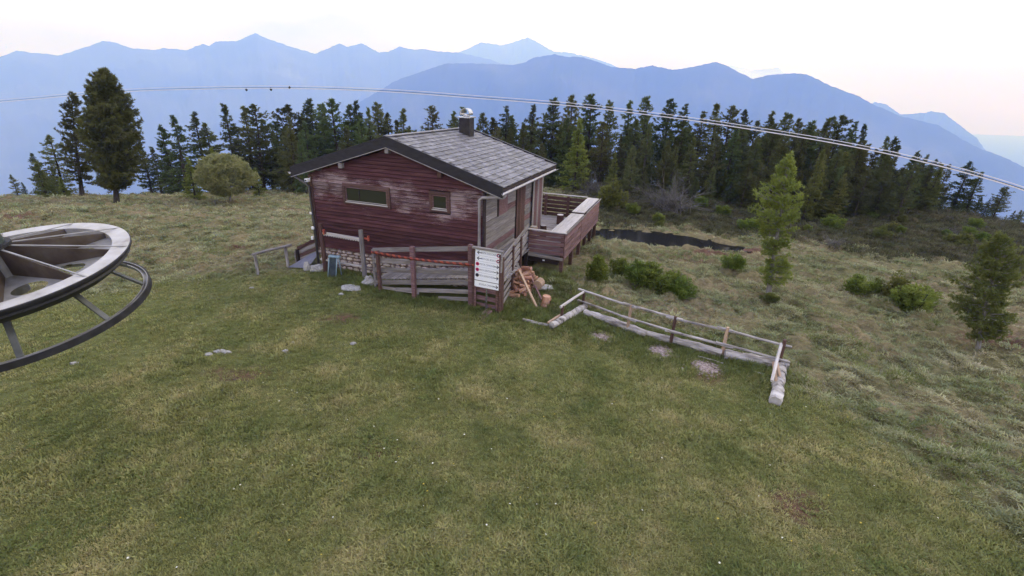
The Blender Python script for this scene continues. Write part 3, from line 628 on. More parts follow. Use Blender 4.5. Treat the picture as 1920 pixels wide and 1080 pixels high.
# gutters and downpipes
def gutter(u, sgn):
    n = 7; V = []; F = []
    for v in (-OF-0.02, LN+0.16):
        for rad in (0.062, 0.052):
            for q in range(n): a = math.pi*q/(n-1); V.append((u+rad*math.cos(a), v, roof_z(OS)-0.17-rad*math.sin(a)*0.9))
    for q in range(n-1):
        F += [(q, q+1, 2*n+q+1, 2*n+q), (n+q, 3*n+q, 3*n+q+1, n+q+1)]
    F += [(0, 2*n, 3*n, n), (n-1, 2*n-1, 4*n-1, 3*n-1)]
    F += [(q, n+q, n+q+1, q+1) for q in range(n-1)]+[(2*n+q, 2*n+q+1, 3*n+q+1, 3*n+q) for q in range(n-1)]
    me = mesh('gutter', V, F, 'gutter'); return obj('gutter', me, cabin)
gutter(OS+0.05, 1); gutter(-WD-OS-0.05, -1)
gzz = roof_z(OS)-0.2
tube('downpipe', [(-WD-OS-0.05, 0.02, gzz-0.03), (-WD-OS-0.04, 0.0, gzz-0.12), (-WD-0.12, -0.09, gzz-0.33), (-WD+0.01, -0.11, gzz-0.42), (-WD+0.01, -0.11, 1.0), (-WD+0.01, -0.11, -0.80)], 0.045, 'pipe', cabin, 12)
tube('downpipe', [(OS+0.05, 0.02, gzz-0.04), (OS+0.02, -0.02, gzz-0.11), (0.0, -0.10, gzz-0.17), (-0.10, -0.11, gzz-0.24), (-0.10, -0.11, 0.9), (-0.10, -0.11, -0.5)], 0.05, 'trim', cabin, 12)
# chimney with cowl
ch = box('chimney', (-3.0, 4.45, 3.5), (-2.55, 4.9, 4.44), 'chimney_brick', cabin, 0.01)
box('chimney_cap', (-3.05, 4.40, 4.441), (-2.50, 4.95, 4.49), 'zinc', ch, 0.008)
tube('flue', [(-2.775, 4.675, 4.49), (-2.775, 4.675, 4.585)], 0.135, 'zinc', ch, 16)
V = []; F = []; n = 12                                        # half-round cowl, open at the ends
for v in (4.50, 4.85):
    for rad in (0.20, 0.185):
        for q in range(n): a = math.pi*(-0.08+1.16*q/(n-1)); V.append((-2.775+rad*math.cos(a), v, 4.60+rad*math.sin(a)))
for q in range(n-1): F += [(q, q+1, 2*n+q+1, 2*n+q), (n+q, 3*n+q, 3*n+q+1, n+q+1), (q, n+q, n+q+1, q+1), (2*n+q, 2*n+q+1, 3*n+q+1, 3*n+q)]
F += [(0, 2*n, 3*n, n), (n-1, 2*n-1, 4*n-1, 3*n-1)]
obj('cowl', mesh('cowl', V, F, 'zinc'), ch)
# small white boxes on the left corner
def fitting(label, lo, hi, shape=0):
    o = empty('junction_box' if not shape else 'security_camera', W3((lo[0]+hi[0])/2, hi[1], lo[2]), YAW); c = ((lo[0]+hi[0])/2, hi[1], lo[2])
    q = lambda p: (p[0]-c[0], p[1]-c[1], p[2]-c[2])
    box('housing', q(lo), q(hi), 'white_plastic', o, 0.012)
    if shape:
        tube('bracket', [q(((lo[0]+hi[0])/2, hi[1]-0.01, hi[2]-0.03)), q(((lo[0]+hi[0])/2+0.02, 0.0, hi[2]+0.05))], 0.016, 'zinc', o, 8)
        tube('lens', [q(((lo[0]+hi[0])/2, lo[1]-0.012, (lo[2]+hi[2])/2)), q(((lo[0]+hi[0])/2, lo[1]+0.002, (lo[2]+hi[2])/2))], 0.03, 'rubber', o, 12)
    else:
        box('lid', q((lo[0]+0.012, lo[1]-0.008, lo[2]+0.012)), q((hi[0]-0.012, lo[1]+0.002, hi[2]-0.012)), 'white_plastic', o, 0.004)
    return tag(o, label, 'camera' if shape else 'box')
fitting('small white camera under the left eave beside the drainpipe', (-WD+0.02, -0.30, 2.34), (-WD+0.14, -0.14, 2.45), 1)
fitting('highest of the three white boxes on the cabin corner, mid height of drainpipe', (-WD-0.03, -0.21, 1.18), (-WD+0.05, -0.16, 1.26))
fitting('middle white box on the cabin corner drainpipe, above the ski rack', (-WD-0.03, -0.22, 0.63), (-WD+0.07, -0.16, 0.74))
fitting('lowest white box at the cabin corner, beside the stair boards', (-WD-0.10, -0.22, 0.24), (-WD-0.02, -0.14, 0.36))

# ================================================================== terrace (raised deck)
deck = empty('terrace', ORG, YAW); tag(deck, 'raised plank terrace with boarded plum-brown parapet beside the cabin', 'terrace')
V0, V1, UO = 2.42, 8.85, 2.06
FZ = -0.05
for q in range(24):                     # floor planks run out from the wall
    a = V0+0.06+q*(V1-V0-0.12)/24
    u_in = 0.075 if a < LN+0.3 else -2.2
    plank('floor_plank', (u_in, a+0.13, FZ-0.02), (UO-0.06, a+0.13, FZ-0.02), 0.235, 0.04, 'grey_wood', deck)
for v in (V0+0.1, 4.0, 5.6, 7.2, V1-0.1): plank('joist', (0.08 if v < LN+0.2 else -2.2, v, FZ-0.12), (UO-0.05, v, FZ-0.12), 0.09, 0.14, 'dark_wood', deck)
def run(name, p0, p1, zs, h, mat, gapj=0.0, t=0.032):
    for i, zc in enumerate(zs):
        plank(name, (p0[0], p0[1], zc+R.uniform(-gapj, gapj)), (p1[0], p1[1], zc+R.uniform(-gapj, gapj)), t, h, mat, deck, jit=0.005)
zs6 = [-0.02+0.165*i for i in range(6)]
run('parapet_board', (UO, V0, 0), (UO, 5.05, 0), zs6, 0.138, 'plum_wood', 0.008); run('parapet_board', (UO+0.012, 5.08, 0), (UO+0.012, V1, 0), zs6, 0.138, 'plum_wood', 0.008)
run('parapet_board', (0.72, V0-0.02, 0), (UO-0.02, V0-0.02, 0), zs6[1:], 0.134, 'plum_wood', 0.008)
plank('parapet_board', (0.72, V0-0.02, -0.02), (UO-0.02, V0-0.02, -0.06), 0.03, 0.11, 'grey_wood', deck)
run('parapet_board', (-2.2, V1+0.02, 0), (UO-0.02, V1+0.02, 0), [0.02+0.195*i for i in range(5)], 0.155, 'brown_wood', 0.006)
# caps: wide counter boards along the outer side, slim rail on the others
for (va, vb, zc) in ((V0-0.02, 5.58, 0.90), (5.66, V1+0.05, 0.955)):
    for i in range(3): plank('counter_board', (1.60+i*0.178, va, zc), (1.60+i*0.178, vb, zc), 0.170, 0.035, 'pale_wood', deck)
plank('cap_rail', (0.66, V0-0.03, 0.925), (UO+0.06, V0-0.03, 0.915), 0.13, 0.035, 'pale_wood', deck); plank('cap_rail', (-2.2, V1+0.02, 0.985), (1.5, V1+0.02, 0.985), 0.11, 0.035, 'pale_wood', deck)
plank('cap_edge', (UO+0.05, V0-0.04, 0.90), (UO+0.05, 5.6, 0.90), 0.03, 0.06, 'grey_wood', deck); plank('cap_edge', (UO+0.06, 5.66, 0.955), (UO+0.06, V1+0.08, 0.955), 0.03, 0.06, 'grey_wood', deck)
def post(u, v, z0, z1, s=0.12, mat='brown_wood', parent=deck, name='post'):
    return box(name, (u-s/2, v-s/2, z0), (u+s/2, v+s/2, z1), mat, parent, 0.008, 0.003)
def gl(u, v):                                   # ground height in cabin coordinates
    p = W3(u, v, 0); return gz(p.x, p.y)-ORG.z
for v in (V0+0.1, 4.0, 5.35, 6.5, 7.7, V1-0.1): post(UO-0.09, v, gl(UO-0.09, v)-0.15, 0.86, 0.13)
for v in (V0+0.12, 5.6, V1-0.1): post(0.35, v, gl(0.35, v)-0.15, FZ-0.05, 0.12)
post(0.67, V0-0.03, gl(0.67, V0)-0.15, 0.9, 0.13, 'dark_wood'); post(-0.5, V1-0.06, gl(-0.5, V1)-0.15, 0.95, 0.12); post(0.6, V1-0.06, gl(0.6, V1)-0.15, 0.95, 0.12)
plank('edge_beam', (0.75, V0+0.06, -0.19), (UO-0.2, V0+0.06, -0.24), 0.05, 0.16, 'dark_wood', deck)
box('bracket', (1.28, V0+0.02, -0.22), (1.36, V0+0.04, -0.17), 'white_plastic', deck, 0.004)

# ================================================================== walkway and ramp
ramp_o = empty('ramp', ORG, YAW); tag(ramp_o, 'plank ramp with post and rail fence rising along the cabin front', 'ramp')
def rz(u): return -0.43+(u+3.28)*(0.59/3.5)
for q in range(26):
    u = -3.24+q*0.142; zc = rz(u)+0.03
    plank('ramp_plank', (u, -1.16, zc), (u, -0.14, zc+0.005), 0.122, 0.035, 'grey_wood', ramp_o)
for q in range(19):
    v = -1.1+q*0.19
    plank('walkway_plank', (0.5 if v < -0.2 else 0.10, v, 0.17), (1.12 if v < 0.4 else 0.80, v, 0.17), 0.165, 0.035, 'grey_wood', ramp_o)
# front apron boards
for (ua, za, ub, zb, hh) in ((-3.30, -0.50, 0.22, 0.07, 0.155), (-2.55, -0.63, 0.22, -0.24, 0.125), (-1.0, -0.66, 0.22, -0.49, 0.12), (-3.1, -0.64, -1.7, -0.60, 0.10)):
    plank('apron_board', (ua, -1.22, za), (ub, -1.22, zb), 0.035, hh, 'grey_wood', ramp_o, jit=0.006)
for (u, z1) in ((-3.11, 0.62), (-1.83, 0.93), (0.14, 1.26)): post(u, -1.275, gl(u, -1.28)-0.15, z1, 0.10 if u < -3 else 0.13, 'brown_wood' if u < -3 else 'plum_wood', ramp_o)
for (za, zb, hh) in ((0.58, 1.10, 0.15), (0.23, 0.62, 0.17), (-0.08, 0.33, 0.15)): plank('rail', (-3.35, -1.17, za), (0.10, -1.17, zb), 0.03, hh, 'grey_wood', ramp_o, jit=0.006)
post(-3.36, -1.15, gl(-3.36, -1.15)-0.1, 0.60, 0.09, 'grey_wood', ramp_o)
# outer side of the walkway: boards stepping up to the terrace
for (za, zb, hh, v0_, v1_) in ((0.92, 1.02, 0.16, -1.2, V0-0.1), (0.66, 0.80, 0.16, -1.18, V0-0.1), (0.42, 0.58, 0.15, -1.15, V0-0.1), (0.20, 0.34, 0.15, -1.2, V0-0.1), (-0.06, 0.02, 0.13, -1.18, 1.2), (-0.28, -0.26, 0.12, -1.15, 0.6), (-0.50, -0.5, 0.12, -1.18, 0.3)):
    ua = 1.12; ub = 0.72+(V0-0.1-v1_)*0.1
    plank('side_rail', (ua, v0_, za), (ub, v1_, zb), 0.03, hh, 'grey_wood', ramp_o, jit=0.006)
for (u, v, s, mt_) in ((1.08, -1.2, 0.15, 'brown_wood'), (0.98, 0.0, 0.12, 'brown_wood'), (0.86, 1.1, 0.12, 'brown_wood')): post(u, v, gl(u, v)-0.15, 0.98, s, mt_, ramp_o)
for zc in (-0.12, -0.38, -0.62): plank('apron_board', (0.2, -1.22, zc), (1.02, -1.22, zc-0.02), 0.03, 0.15, 'plum_wood', ramp_o, jit=0.005)
plank('brace', (1.12, 1.15, -0.62), (0.93, 0.55, 0.22), 0.05, 0.12, 'grey_wood', ramp_o)
tag(plank('plank', W3(0.80, -1.35, -0.70), W3(0.66, -2.05, -0.83), 0.24, 0.06, 'plum_wood'), 'short loose plank lying on the grass below the white sign', 'plank')
# bench against the side wall
bench = empty('bench', W3(0.3, 1.6, 0.19), YAW); tag(bench, 'low slatted bench against the cabin side wall by the door', 'bench')
for i in range(3): plank('slat', (-0.17+i*0.14, -0.95, 0.24), (-0.17+i*0.14, 0.95, 0.24), 0.12, 0.035, 'grey_wood', bench)
for v in (-0.8, 0.8): box('leg', (-0.18, v-0.04, 0.0), (0.16, v+0.04, 0.221), 'brown_wood', bench)
# red tape wound round a bar
tb = empty('barrier_tape', W3(-3.1, -1.36, 0.50), YAW); tag(tb, 'red and brown tape wound in a spiral along a sloping bar of the ramp fence', 'barrier')
A_ = Vector((-3.25, -1.365, 0.585)); B_ = Vector((0.30, -1.365, 0.68)); O_ = Vector((-3.1, -1.36, 0.50)); Ln = (B_-A_).length; dd = (B_-A_).normalized()
sd_ = Vector((0, -1, 0)); u_ = dd.cross(sd_)
for nm, mt_, ph in (('red_strip', 'tape_red', 0.0), ('dark_strip', 'tape_dark', math.pi)):
    V = []; F = []; N = 260
    for i in range(N+1):
        s = Ln*i/N; droop = -0.05*math.sin(math.pi*i/N)
        for w_ in (-0.5, -0.17, 0.17, 0.5):
            a = s*30+ph+w_*math.pi*0.98; rr_ = 0.042*(1+0.12*math.cos(w_*math.pi))
            V.append(A_-O_+dd*s+Vector((0, 0, droop))+(sd_*math.cos(a)+u_*math.sin(a))*rr_)
    for i in range(N):
        for j in range(3): F.append((i*4+j, i*4+j+1, (i+1)*4+j+1, (i+1)*4+j))
    obj(nm, mesh(nm, V, F, mt_, True), tb)
tube('bar', [A_-O_+dd*(Ln*i/8)+Vector((0, 0, -0.05*math.sin(math.pi*i/8))) for i in range(9)], 0.026, 'tape_dark', tb, 8)

# ================================================================== direction sign
sg = empty('direction_sign', W3(0.62, -1.36, -0.78), YAW); tag(sg, 'white ski run sign board with arrows and coloured discs on a metal pole', 'sign')
tilt = Matrix.Translation((0.10, 0, 1.36)) @ Matrix.Rotation(math.radians(1.6), 4, 'Y')      # board hangs slightly askew
SW, SH = 0.80, 1.17
def sbox(name, x0, x1, z0, z1, y0, y1, mat, parent=sg, bev=0.003):
    return obj(name, bm_mesh(name, box_data(x0, x1, y0, y1, z0, z1, bev), mat), parent, rel(parent, tilt))
panel = sbox('panel', -SW/2, SW/2, -SH+0.60, 0.60, -0.012, 0.008, 'sign_white')
sbox('frame', -SW/2-0.09, SW/2+0.07, 0.602, 0.662, -0.06, 0.04, 'grey_wood'); sbox('frame', SW/2+0.004, SW/2+0.045, 0.0, 0.60, -0.03, 0.03, 'grey_wood')
box('side_post', (-0.40, -0.03, 0.05), (-0.32, 0.05, 1.95), 'brown_wood', sg); box('side_post', (-0.315, -0.02, 0.10), (-0.28, 0.04, 0.82), 'plum_wood', sg)
box('side_post', (0.46, -0.02, -0.06), (0.53, 0.06, 1.90), 'brown_wood', sg); box('side_post', (0.36, 0.0, -0.06), (0.44, 0.07, 0.82), 'brown_wood', sg)
tube('pole', [(0.06, 0.03, -0.15), (0.065, 0.03, 1.9)], 0.026, 'zinc', sg, 12)
def row_z(i): return 0.50-0.175*i if i < 5 else -0.475
def flat_poly(name, pts, mat, y=-0.0145):
    V = [(x, y, z) for x, z in pts]+[(x, y+0.002, z) for x, z in pts]; n = len(pts)
    F = [tuple(range(n)), tuple(range(2*n-1, n-1, -1))]+[(i, n+i, n+(i+1) % n, (i+1) % n) for i in range(n)]
    return obj(name, mesh(name, V, F, mat), panel)
ROWS = [('PISTA COCCINEI', -1, 'ring', 1), ('PISTA DEL BOSCO', -1, 'ring', 1), ('PISTA CIMONE', 1, 'disc', -1), ('PISTA ORIZZONTI', 1, 'disc', -1), ('PISTA NORDOVEST', 1, 'black', -1), ('SCUOLA CIMONE', 1, None, 0)]
for i, (txt, dirn, disc, side) in enumerate(ROWS):
    zc = row_z(i); ax = -0.345 if dirn < 0 else 0.36; s = dirn
    flat_poly('arrow', [(ax-s*0.16, zc+0.011), (ax-s*0.16, zc-0.011), (ax-s*0.03, zc-0.011), (ax-s*0.03, zc+0.011)], 'ink')
    for q in (1, -1): flat_poly('arrow', [(ax, zc), (ax-s*0.062, zc+q*0.058), (ax-s*0.078, zc+q*0.045), (ax-s*0.028, zc)], 'ink', -0.0150)
    if disc:
        cx = 0.32*side; rad = 0.056
        circ = lambda r_: [(cx+r_*math.cos(2*math.pi*k/24), zc+r_*math.sin(2*math.pi*k/24)) for k in range(24)]
        if disc == 'black': flat_poly('disc', circ(rad), 'ink')
        else:
            flat_poly('disc', circ(rad), 'ink_red'); 
            if disc == 'ring': flat_poly('disc_centre', circ(rad*0.72), 'ink', -0.0155); flat_poly('disc_centre', circ(rad*0.36), 'sign_white', -0.0165)
            else: flat_poly('disc_centre', circ(rad*0.35), 'ink', -0.0155)
    cv = bpy.data.curves.new('lettering', 'FONT'); cv.body = txt; cv.size = 0.082; cv.align_x = 'CENTER'; cv.align_y = 'CENTER'; cv.extrude = 0.0006; cv.space_character = 0.98
    tmp = bpy.data.objects.new('lettering', cv); col.objects.link(tmp); bpy.context.view_layer.update()
    me = bpy.data.meshes.new_from_object(tmp.evaluated_get(bpy.context.evaluated_depsgraph_get())); bpy.data.objects.remove(tmp)
    xs = [v.co.x for v in me.vertices]; wdt = max(xs)-min(xs); sc2 = min(1.0, 0.46/wdt)
    me.materials.clear(); me.materials.append(MATS['ink_grey'])
    obj('lettering', me, panel, Matrix.Translation(({-1: 0.025, 1: -0.02, 0: -0.02}[-1 if dirn < 0 else 1], -0.0142, zc)) @ Matrix.Rotation(math.pi/2, 4, 'X') @ Matrix.Diagonal((sc2, 1.0, 1, 1)))
    if i in (0, 1, 2, 3): flat_poly('rule', [(-0.39, zc-0.084), (0.39, zc-0.084), (0.39, zc-0.088), (-0.39, zc-0.088)], 'ink_grey')
flat_poly('rule', [(-0.40, -0.355), (0.40, -0.355), (0.40, -0.372), (-0.40, -0.372)], 'ink')

# ================================================================== small things round the cabin
def G(u, v): p = W3(u, v, 0); return Vector((p.x, p.y, gz(p.x, p.y)))
# ski rack in front of the stone base
rk = empty('ski_rack', W3(-5.15, -0.48, 0.0), YAW); tag(rk, 'two stout posts with a notched grey ski rail and red end fittings before the cabin', 'rack')
gr = gl(-5.15, -0.48)
for u, h in ((-0.82, 0.98), (0.86, 0.96)):
    log('post', (u, 0, gl(-5.15+u, -0.48)-0.2), (u, 0, h), 0.085, 0.078, 'brown_wood' if u < 0 else 'grey_wood', rk, 6, 12, 0.1, 0.004)
bm = bmesh.new(); n = 15                                     # notched rail: a comb profile
top = [(-0.74, 0.68), (0.78, 0.66)]; prof = [(-0.74, 0.68), (0.78, 0.66)]
pts = [(-0.74, 0.70), (0.78, 0.67)]
for i in range(n, -1, -1):
    x = -0.74+1.52*i/n; zt = 0.70-0.03*(i/n)
    pts.append((x, zt-0.075)); 
    if i: pts.append((x-0.05, zt-0.13)); pts.append((x-0.075, zt-0.085))
vs = [bm.verts.new((x, -0.03, z)) for x, z in pts]; vb = [bm.verts.new((x, 0.05, z)) for x, z in pts]
bm.faces.new(vs); bm.faces.new(vb[::-1])
for i in range(len(pts)): j = (i+1) % len(pts); bm.faces.new((vs[j], vs[i], vb[i], vb[j]))
obj('notched_rail', bm_mesh('notched_rail', bm, 'pale_wood'), rk)
for u in (-0.68, 1.16):
    box('end_fitting', (u-0.03, -0.06, 0.62), (u+0.03, 0.02, 0.80), 'red_paint', rk, 0.01); box('end_fitting', (u+0.031, -0.04, 0.64), (u+0.11, 0.0, 0.73), 'tape_dark', rk, 0.01) if u < 0 else box('end_fitting', (u-0.17, -0.04, 0.66), (u-0.031, 0.0, 0.72), 'red_paint', rk, 0.01)
    plank('end_arm', (u-0.2 if u > 0 else u-0.1, 0.03, 0.69), (u+0.02, 0.03, 0.69), 0.04, 0.05, 'tape_dark', rk)
plank('foot_board', (-1.0, 0.02, gr+0.46), (0.9, 0.02, gr+0.44), 0.09, 0.05, 'pale_wood', rk)
# folded blue trestle
tr = empty('folding_trestle', G(-5.33, -0.75), YAW+0.12); tag(tr, 'folded blue metal trestle leaning at the stone base of the cabin', 'trestle')
for x, dx in ((-0.20, 0.10), (0.12, 0.06), (0.19, 0.05)): tube('leg', [(x, -0.16 if x < 0.15 else 0.10, 0.0), (x+dx*0.6, -0.02, 0.76)], 0.022, 'blue_paint', tr, 8)
bm = bmesh.new(); vs = [bm.verts.new(p) for p in ((-0.18, -0.145, 0.03), (0.10, -0.145, 0.0), (0.15, -0.03, 0.70), (-0.12, -0.03, 0.72))]; f = bm.faces.new(vs); e = bmesh.ops.solidify(bm, geom=[f], thickness=0.02)
obj('panel', bm_mesh('panel', bm, 'slate_blue'), tr); box('top_plate', (-0.17, -0.06, 0.72), (0.25, 0.10, 0.79), 'blue_paint', tr, 0.02)
# stairwell at the left corner
st = empty('stair_cheek', W3(-7.2, 0.1, -0.6), YAW); tag(st, 'sloping boarded cheek of the cellar stair at the left corner of the cabin', 'stair')
for i in range(4): plank('board', (-0.62, 0.12, -0.22+i*0.15), (0.50, 0.12, 0.28+i*0.17), 0.035, 0.135, 'brown_wood' if i % 2 else 'grey_wood', st, jit=0.006)
plank('hand_rail', (-0.70, 0.10, 0.16), (0.55, 0.10, 0.92), 0.07, 0.06, 'brown_wood', st); box('post', (-0.66, 0.02, -0.55), (-0.56, 0.12, 0.22), 'dark_wood', st); box('post', (-0.72, 0.0, -0.55), (-0.665, 0.08, 0.15), 'grey_wood', st)
hs = W3(-7.1, -0.25, 0); M0 = [W3(-7.85, -0.35, gl(-7.85, -.35)+0.03), W3(-6.72, -0.55, gl(-6.72, -.55)+0.10), W3(-6.70, 0.25, 0.10-0.35), W3(-7.1, 0.25, -0.42)]
bm = bmesh.new(); vs = [bm.verts.new(p) for p in M0]; bm.faces.new(vs); bmesh.ops.solidify(bm, geom=list(bm.faces), thickness=0.03)
tag(obj('cover_sheet', bm_mesh('cover_sheet', bm, 'blue_sheet')), 'blue-violet sheet covering the cellar stair beside the drainpipe', 'sheet')
# left log handrail
hr = empty('handrail', G(-8.1, -0.9), 0); tag(hr, 'silvery log handrail on two posts left of the cabin', 'handrail')
o_ = hr.location; a = ground_hit(484, 515)-o_; c = ground_hit(541, 502)-o_
log('post', a+Vector((0, 0, -0.2)), a+Vector((0, 0, 0.74)), 0.055, 0.05, 'log_bark', hr, 5, 10, 0.1, 0.005); log('post', c+Vector((0, 0, -0.2)), c+Vector((0, 0, 0.84)), 0.06, 0.055, 'log_bark', hr, 5, 10, 0.1, 0.005)
d = (c-a).normalized(); log('rail', a-d*0.08+Vector((0, 0, 0.76)), c+d*0.25+Vector((0, 0, 0.83)), 0.048, 0.055, 'log_bark', hr, 8, 10, 0.12, 0.01)
# stones
def rock(p, sx, sy, sz, label, seed, mat='rock', name='rock', rz_=0.0):
    bm = bmesh.new(); bmesh.ops.create_icosphere(bm, subdivisions=3, radius=1)
    for v in bm.verts:
        q = v.co.copy(); v.co *= 1+0.35*mnoise.noise(q*1.4+Vector((seed, 0, 0)))+0.12*mnoise.noise(q*4+Vector((0, seed, 0)))
        v.co.z = max(v.co.z, -0.4)
    o = obj(name, bm_mesh(name, bm, mat)); o.location = p; o.scale = (sx, sy, sz); o.rotation_euler = (0, 0, rz_)
    return tag(o, label, 'rock')
rock(G(-6.35, -0.45)+Vector((0, 0, 0.10)), 0.30, 0.2, 0.16, 'pale boulder at the foot of the left ski rack post', 3)
rock(G(-6.75, -0.55)+Vector((0, 0, 0.12)), 0.13, 0.1, 0.22, 'upright grey stone leaning on the blue sheet', 8)
rock(G(-4.05, -0.6)+Vector((0, 0, 0.06)), 0.15, 0.12, 0.10, 'small white stone between the ski rack and the ramp', 12)
rock(G(-3.75, -0.95)+Vector((0, 0, 0.07)), 0.26, 0.2, 0.12, 'dark stone touching the left end of the ramp', 16)
rock(G(-4.1, -1.5)+Vector((0, 0, 0.03)), 0.34, 0.26, 0.07, 'flat pale slab lying in the grass before the ramp end', 21)
for i, (px, py) in enumerate(((392, 666), (408, 661), (418, 660), (426, 662))):
    rock(ground_hit(px, py)+Vector((0, 0, 0.015)), R.uniform(.07, .12), R.uniform(.05, .09), 0.045, ('leftmost', 'second', 'third', 'rightmost')[i]+' of four small pale stones in a row on the lawn', 30+i)
rock(ground_hit(1022, 541)+Vector((0, 0, 0.03)), 0.3, 0.2, 0.09, 'flat pale stone in the grass right of the firewood', 41)
for i, (px, py, lb) in enumerate(((472, 541, 'white chip of stone on the far edge of the lawn, below the handrail'), (640, 553, 'small white stone on the lawn below the trestle'), (536, 659, 'half buried stone in a tuft in mid lawn'), (140, 683, 'pale stone in the grass under the lift ring'), (662, 645, 'small bright stone right of the mid lawn tuft'))):
    rock(ground_hit(px, py)+Vector((0, 0, 0.012)), R.uniform(.06, .1), R.uniform(.05, .07), 0.04, lb, 50+i)

# log stools on the terrace
def stool(u, v, r, h, label, mat='tan_wood', tilt_=0.0):
    o = empty('log_stool', W3(u, v, FZ+0.0), YAW); tag(o, label, 'stool')
    log('stump', (0, 0, 0), (tilt_, 0, h), r*1.02, r, mat, o, 5, 14, 0.16, 0.01)
    V, F = tube_data([(tilt_, 0, h), (tilt_, 0, h+0.012)], r*0.9, 14); obj('cut_face', mesh('cut_face', V, F, 'pale_wood'), o)
stool(0.62, 7.35, 0.16, 0.42, 'squat log stool in the middle of the terrace floor', 'brown_wood')
stool(0.40, 4.05, 0.15, 0.62, 'tall tan log stump nearest the cabin door on the terrace'); stool(0.52, 5.0, 0.13, 0.46, 'shorter brown log stump behind the tall tan one', 'brown_wood')

# firewood heap under the walkway
fw = W3(1.35, 0.35, 0)
lprot = []
for q in range(5):
    V, F = tube_data([(x, 0, 0) for x in (-0.2, -0.07, 0.07, 0.2)], [0.062, 0.066, 0.064, 0.06], 7, True, 0.35, q+3); lprot.append(mesh('firewood_log', V, F, 'cut_wood'))
k = 0; names_ = []
base = G(1.25, 0.75)
for layer, (n, w0) in enumerate(((11, 1.15), (10, 1.0), (9, 0.9), (8, 0.75), (6, 0.6), (5, 0.42), (3, 0.25))):
    for i in range(n):
        uu = 1.12+0.30*(i % 2)-layer*0.02; vv = 0.1+w0*1.15*(i/max(1, n-1)-0.5)+0.45
        p = W3(uu, vv, 0); o = obj('firewood_log', lprot[k % 5]); zz = gz(p.x, p.y)+0.06+layer*0.105+R.uniform(-.015, .015)
        o.location = (p.x, p.y, zz); o.rotation_euler = (R.uniform(0, 3), R.uniform(-.35, .35), YAW+R.uniform(-1.2, 1.2)); o.scale = (R.uniform(.7, 1.1),)*3
        tag(o, 'split log in the firewood heap under the walkway', 'firewood', 'firewood heap under the walkway'); k += 1
tag(log('round_log', W3(1.75, 0.35, gl(1.75, .35)+0.36), W3(1.75, 0.72, gl(1.75, .72)+0.40), 0.15, 0.15, 'tan_wood', None, 4, 14, 0.12), 'thick round log end on top of the firewood heap', 'log')
tag(plank('leaning_plank', W3(1.18, 0.15, 0.15), W3(1.95, -0.30, gl(1.95, -.3)+0.05), 0.07, 0.05, 'tan_wood'), 'long pale plank leaning from the walkway over the firewood', 'plank')
tag(plank('leaning_plank', W3(1.45, 0.5, -0.10), W3(1.98, 0.15, gl(1.98, .15)+0.06), 0.06, 0.05, 'plum_wood'), 'short thin plank leaning on the round log', 'plank')
tag(log('chopping_block', G(2.15, 0.02)+Vector((0, 0, -0.05)), G(2.15, 0.02)+Vector((0.03, 0, 0.36)), 0.15, 0.13, 'cut_wood', None, 5, 12, 0.3), 'rough upright chopping block at the right of the firewood', 'log')

# ================================================================== log fence on the right of the lawn
fe = empty('log_fence', ground_hit(1257, 650), 0); tag(fe, 'pole fence with double rails round a small plot right of the cabin', 'fence')
fo = fe.location.copy()
PB = {'a': (1052, 598), 'b': (1092, 572), 'c': (1176, 622), 'd': (1257, 646), 'e': (1352, 668), 'f': (1457, 690), 'g': (1440, 722)}
FP = {k: ground_hit(*v) for k, v in PB.items()}
PH = {'a': 0.42, 'b': 0.50, 'c': 0.85, 'd': 0.85, 'e': 0.85, 'f': 0.80, 'g': 0.1}
for k_ in 'abcdef':
    p = FP[k_]-fo; log('post', p+Vector((0, 0, -0.25)), p+Vector((0.02, 0.02, PH[k_])), 0.05, 0.042, 'tan_wood' if k_ in 'ce' else 'brown_wood', fe, 5, 9, 0.12, 0.01)
def fr(k_, h): return FP[k_]-fo+Vector((0, 0.045, h))
ZT = {'b': 0.48, 'c': 0.80, 'd': 0.78, 'e': 0.75, 'f': 0.62}
ZL = {'b': 0.12, 'c': 0.42, 'd': 0.40, 'e': 0.34, 'f': 0.22}
for A1, B1 in (('b', 'c'), ('c', 'd'), ('d', 'e'), ('e', 'f')):
    for ZZ, off in ((ZT, 0.0), (ZL, -0.09)):
        a = fr(A1, ZZ[A1]); b_ = fr(B1, ZZ[B1]); d = (b_-a).normalized()
        lift = Vector((0, off, 0.03 if A1 in 'ce' else 0.0))
        log('rail', a-d*0.22+lift, b_+d*0.22+lift, 0.036, 0.032, 'log_bark', fe, 8, 9, 0.12, 0.008)
a = FP['a']-fo; b_ = FP['b']-fo
log('rail', a+Vector((-0.05, -0.05, 0.40)), b_+Vector((0.05, 0.05, 0.46)), 0.045, 0.04, 'pale_wood', fe, 7, 9, 0.1, 0.008)
f_ = FP['f']-fo
P2 = ground_hit(1438, 722)-fo
log('rail', f_+Vector((-0.02, 0.06, 0.66)), P2+Vector((-0.1, -0.3, 0.30)), 0.04, 0.036, 'pale_wood', fe, 7, 9, 0.1, 0.008); log('rail', f_+Vector((-0.35, -0.35, 0.34)), P2+Vector((-0.05, -0.7, 0.02)), 0.04, 0.034, 'tan_wood', fe, 7, 9, 0.1, 0.008); log('brace', f_+Vector((-0.30, -0.40, 0.36)), P2+Vector((0.22, -0.5, -0.1)), 0.038, 0.034, 'tan_wood', fe, 7, 9, 0.1, 0.008)
def ground_log(pa, pb, r0, r1, label, mat='log_bark', lift=0.6, rough=0.3):
    a = ground_hit(*pa)+Vector((0, 0, r0*lift)); b2 = ground_hit(*pb)+Vector((0, 0, r1*lift))
    o = log('edging_log', a, b2, r0, r1, mat, None, 14, 14, rough, 0.012); return tag(o, label, 'log', 'logs edging the fenced plot')
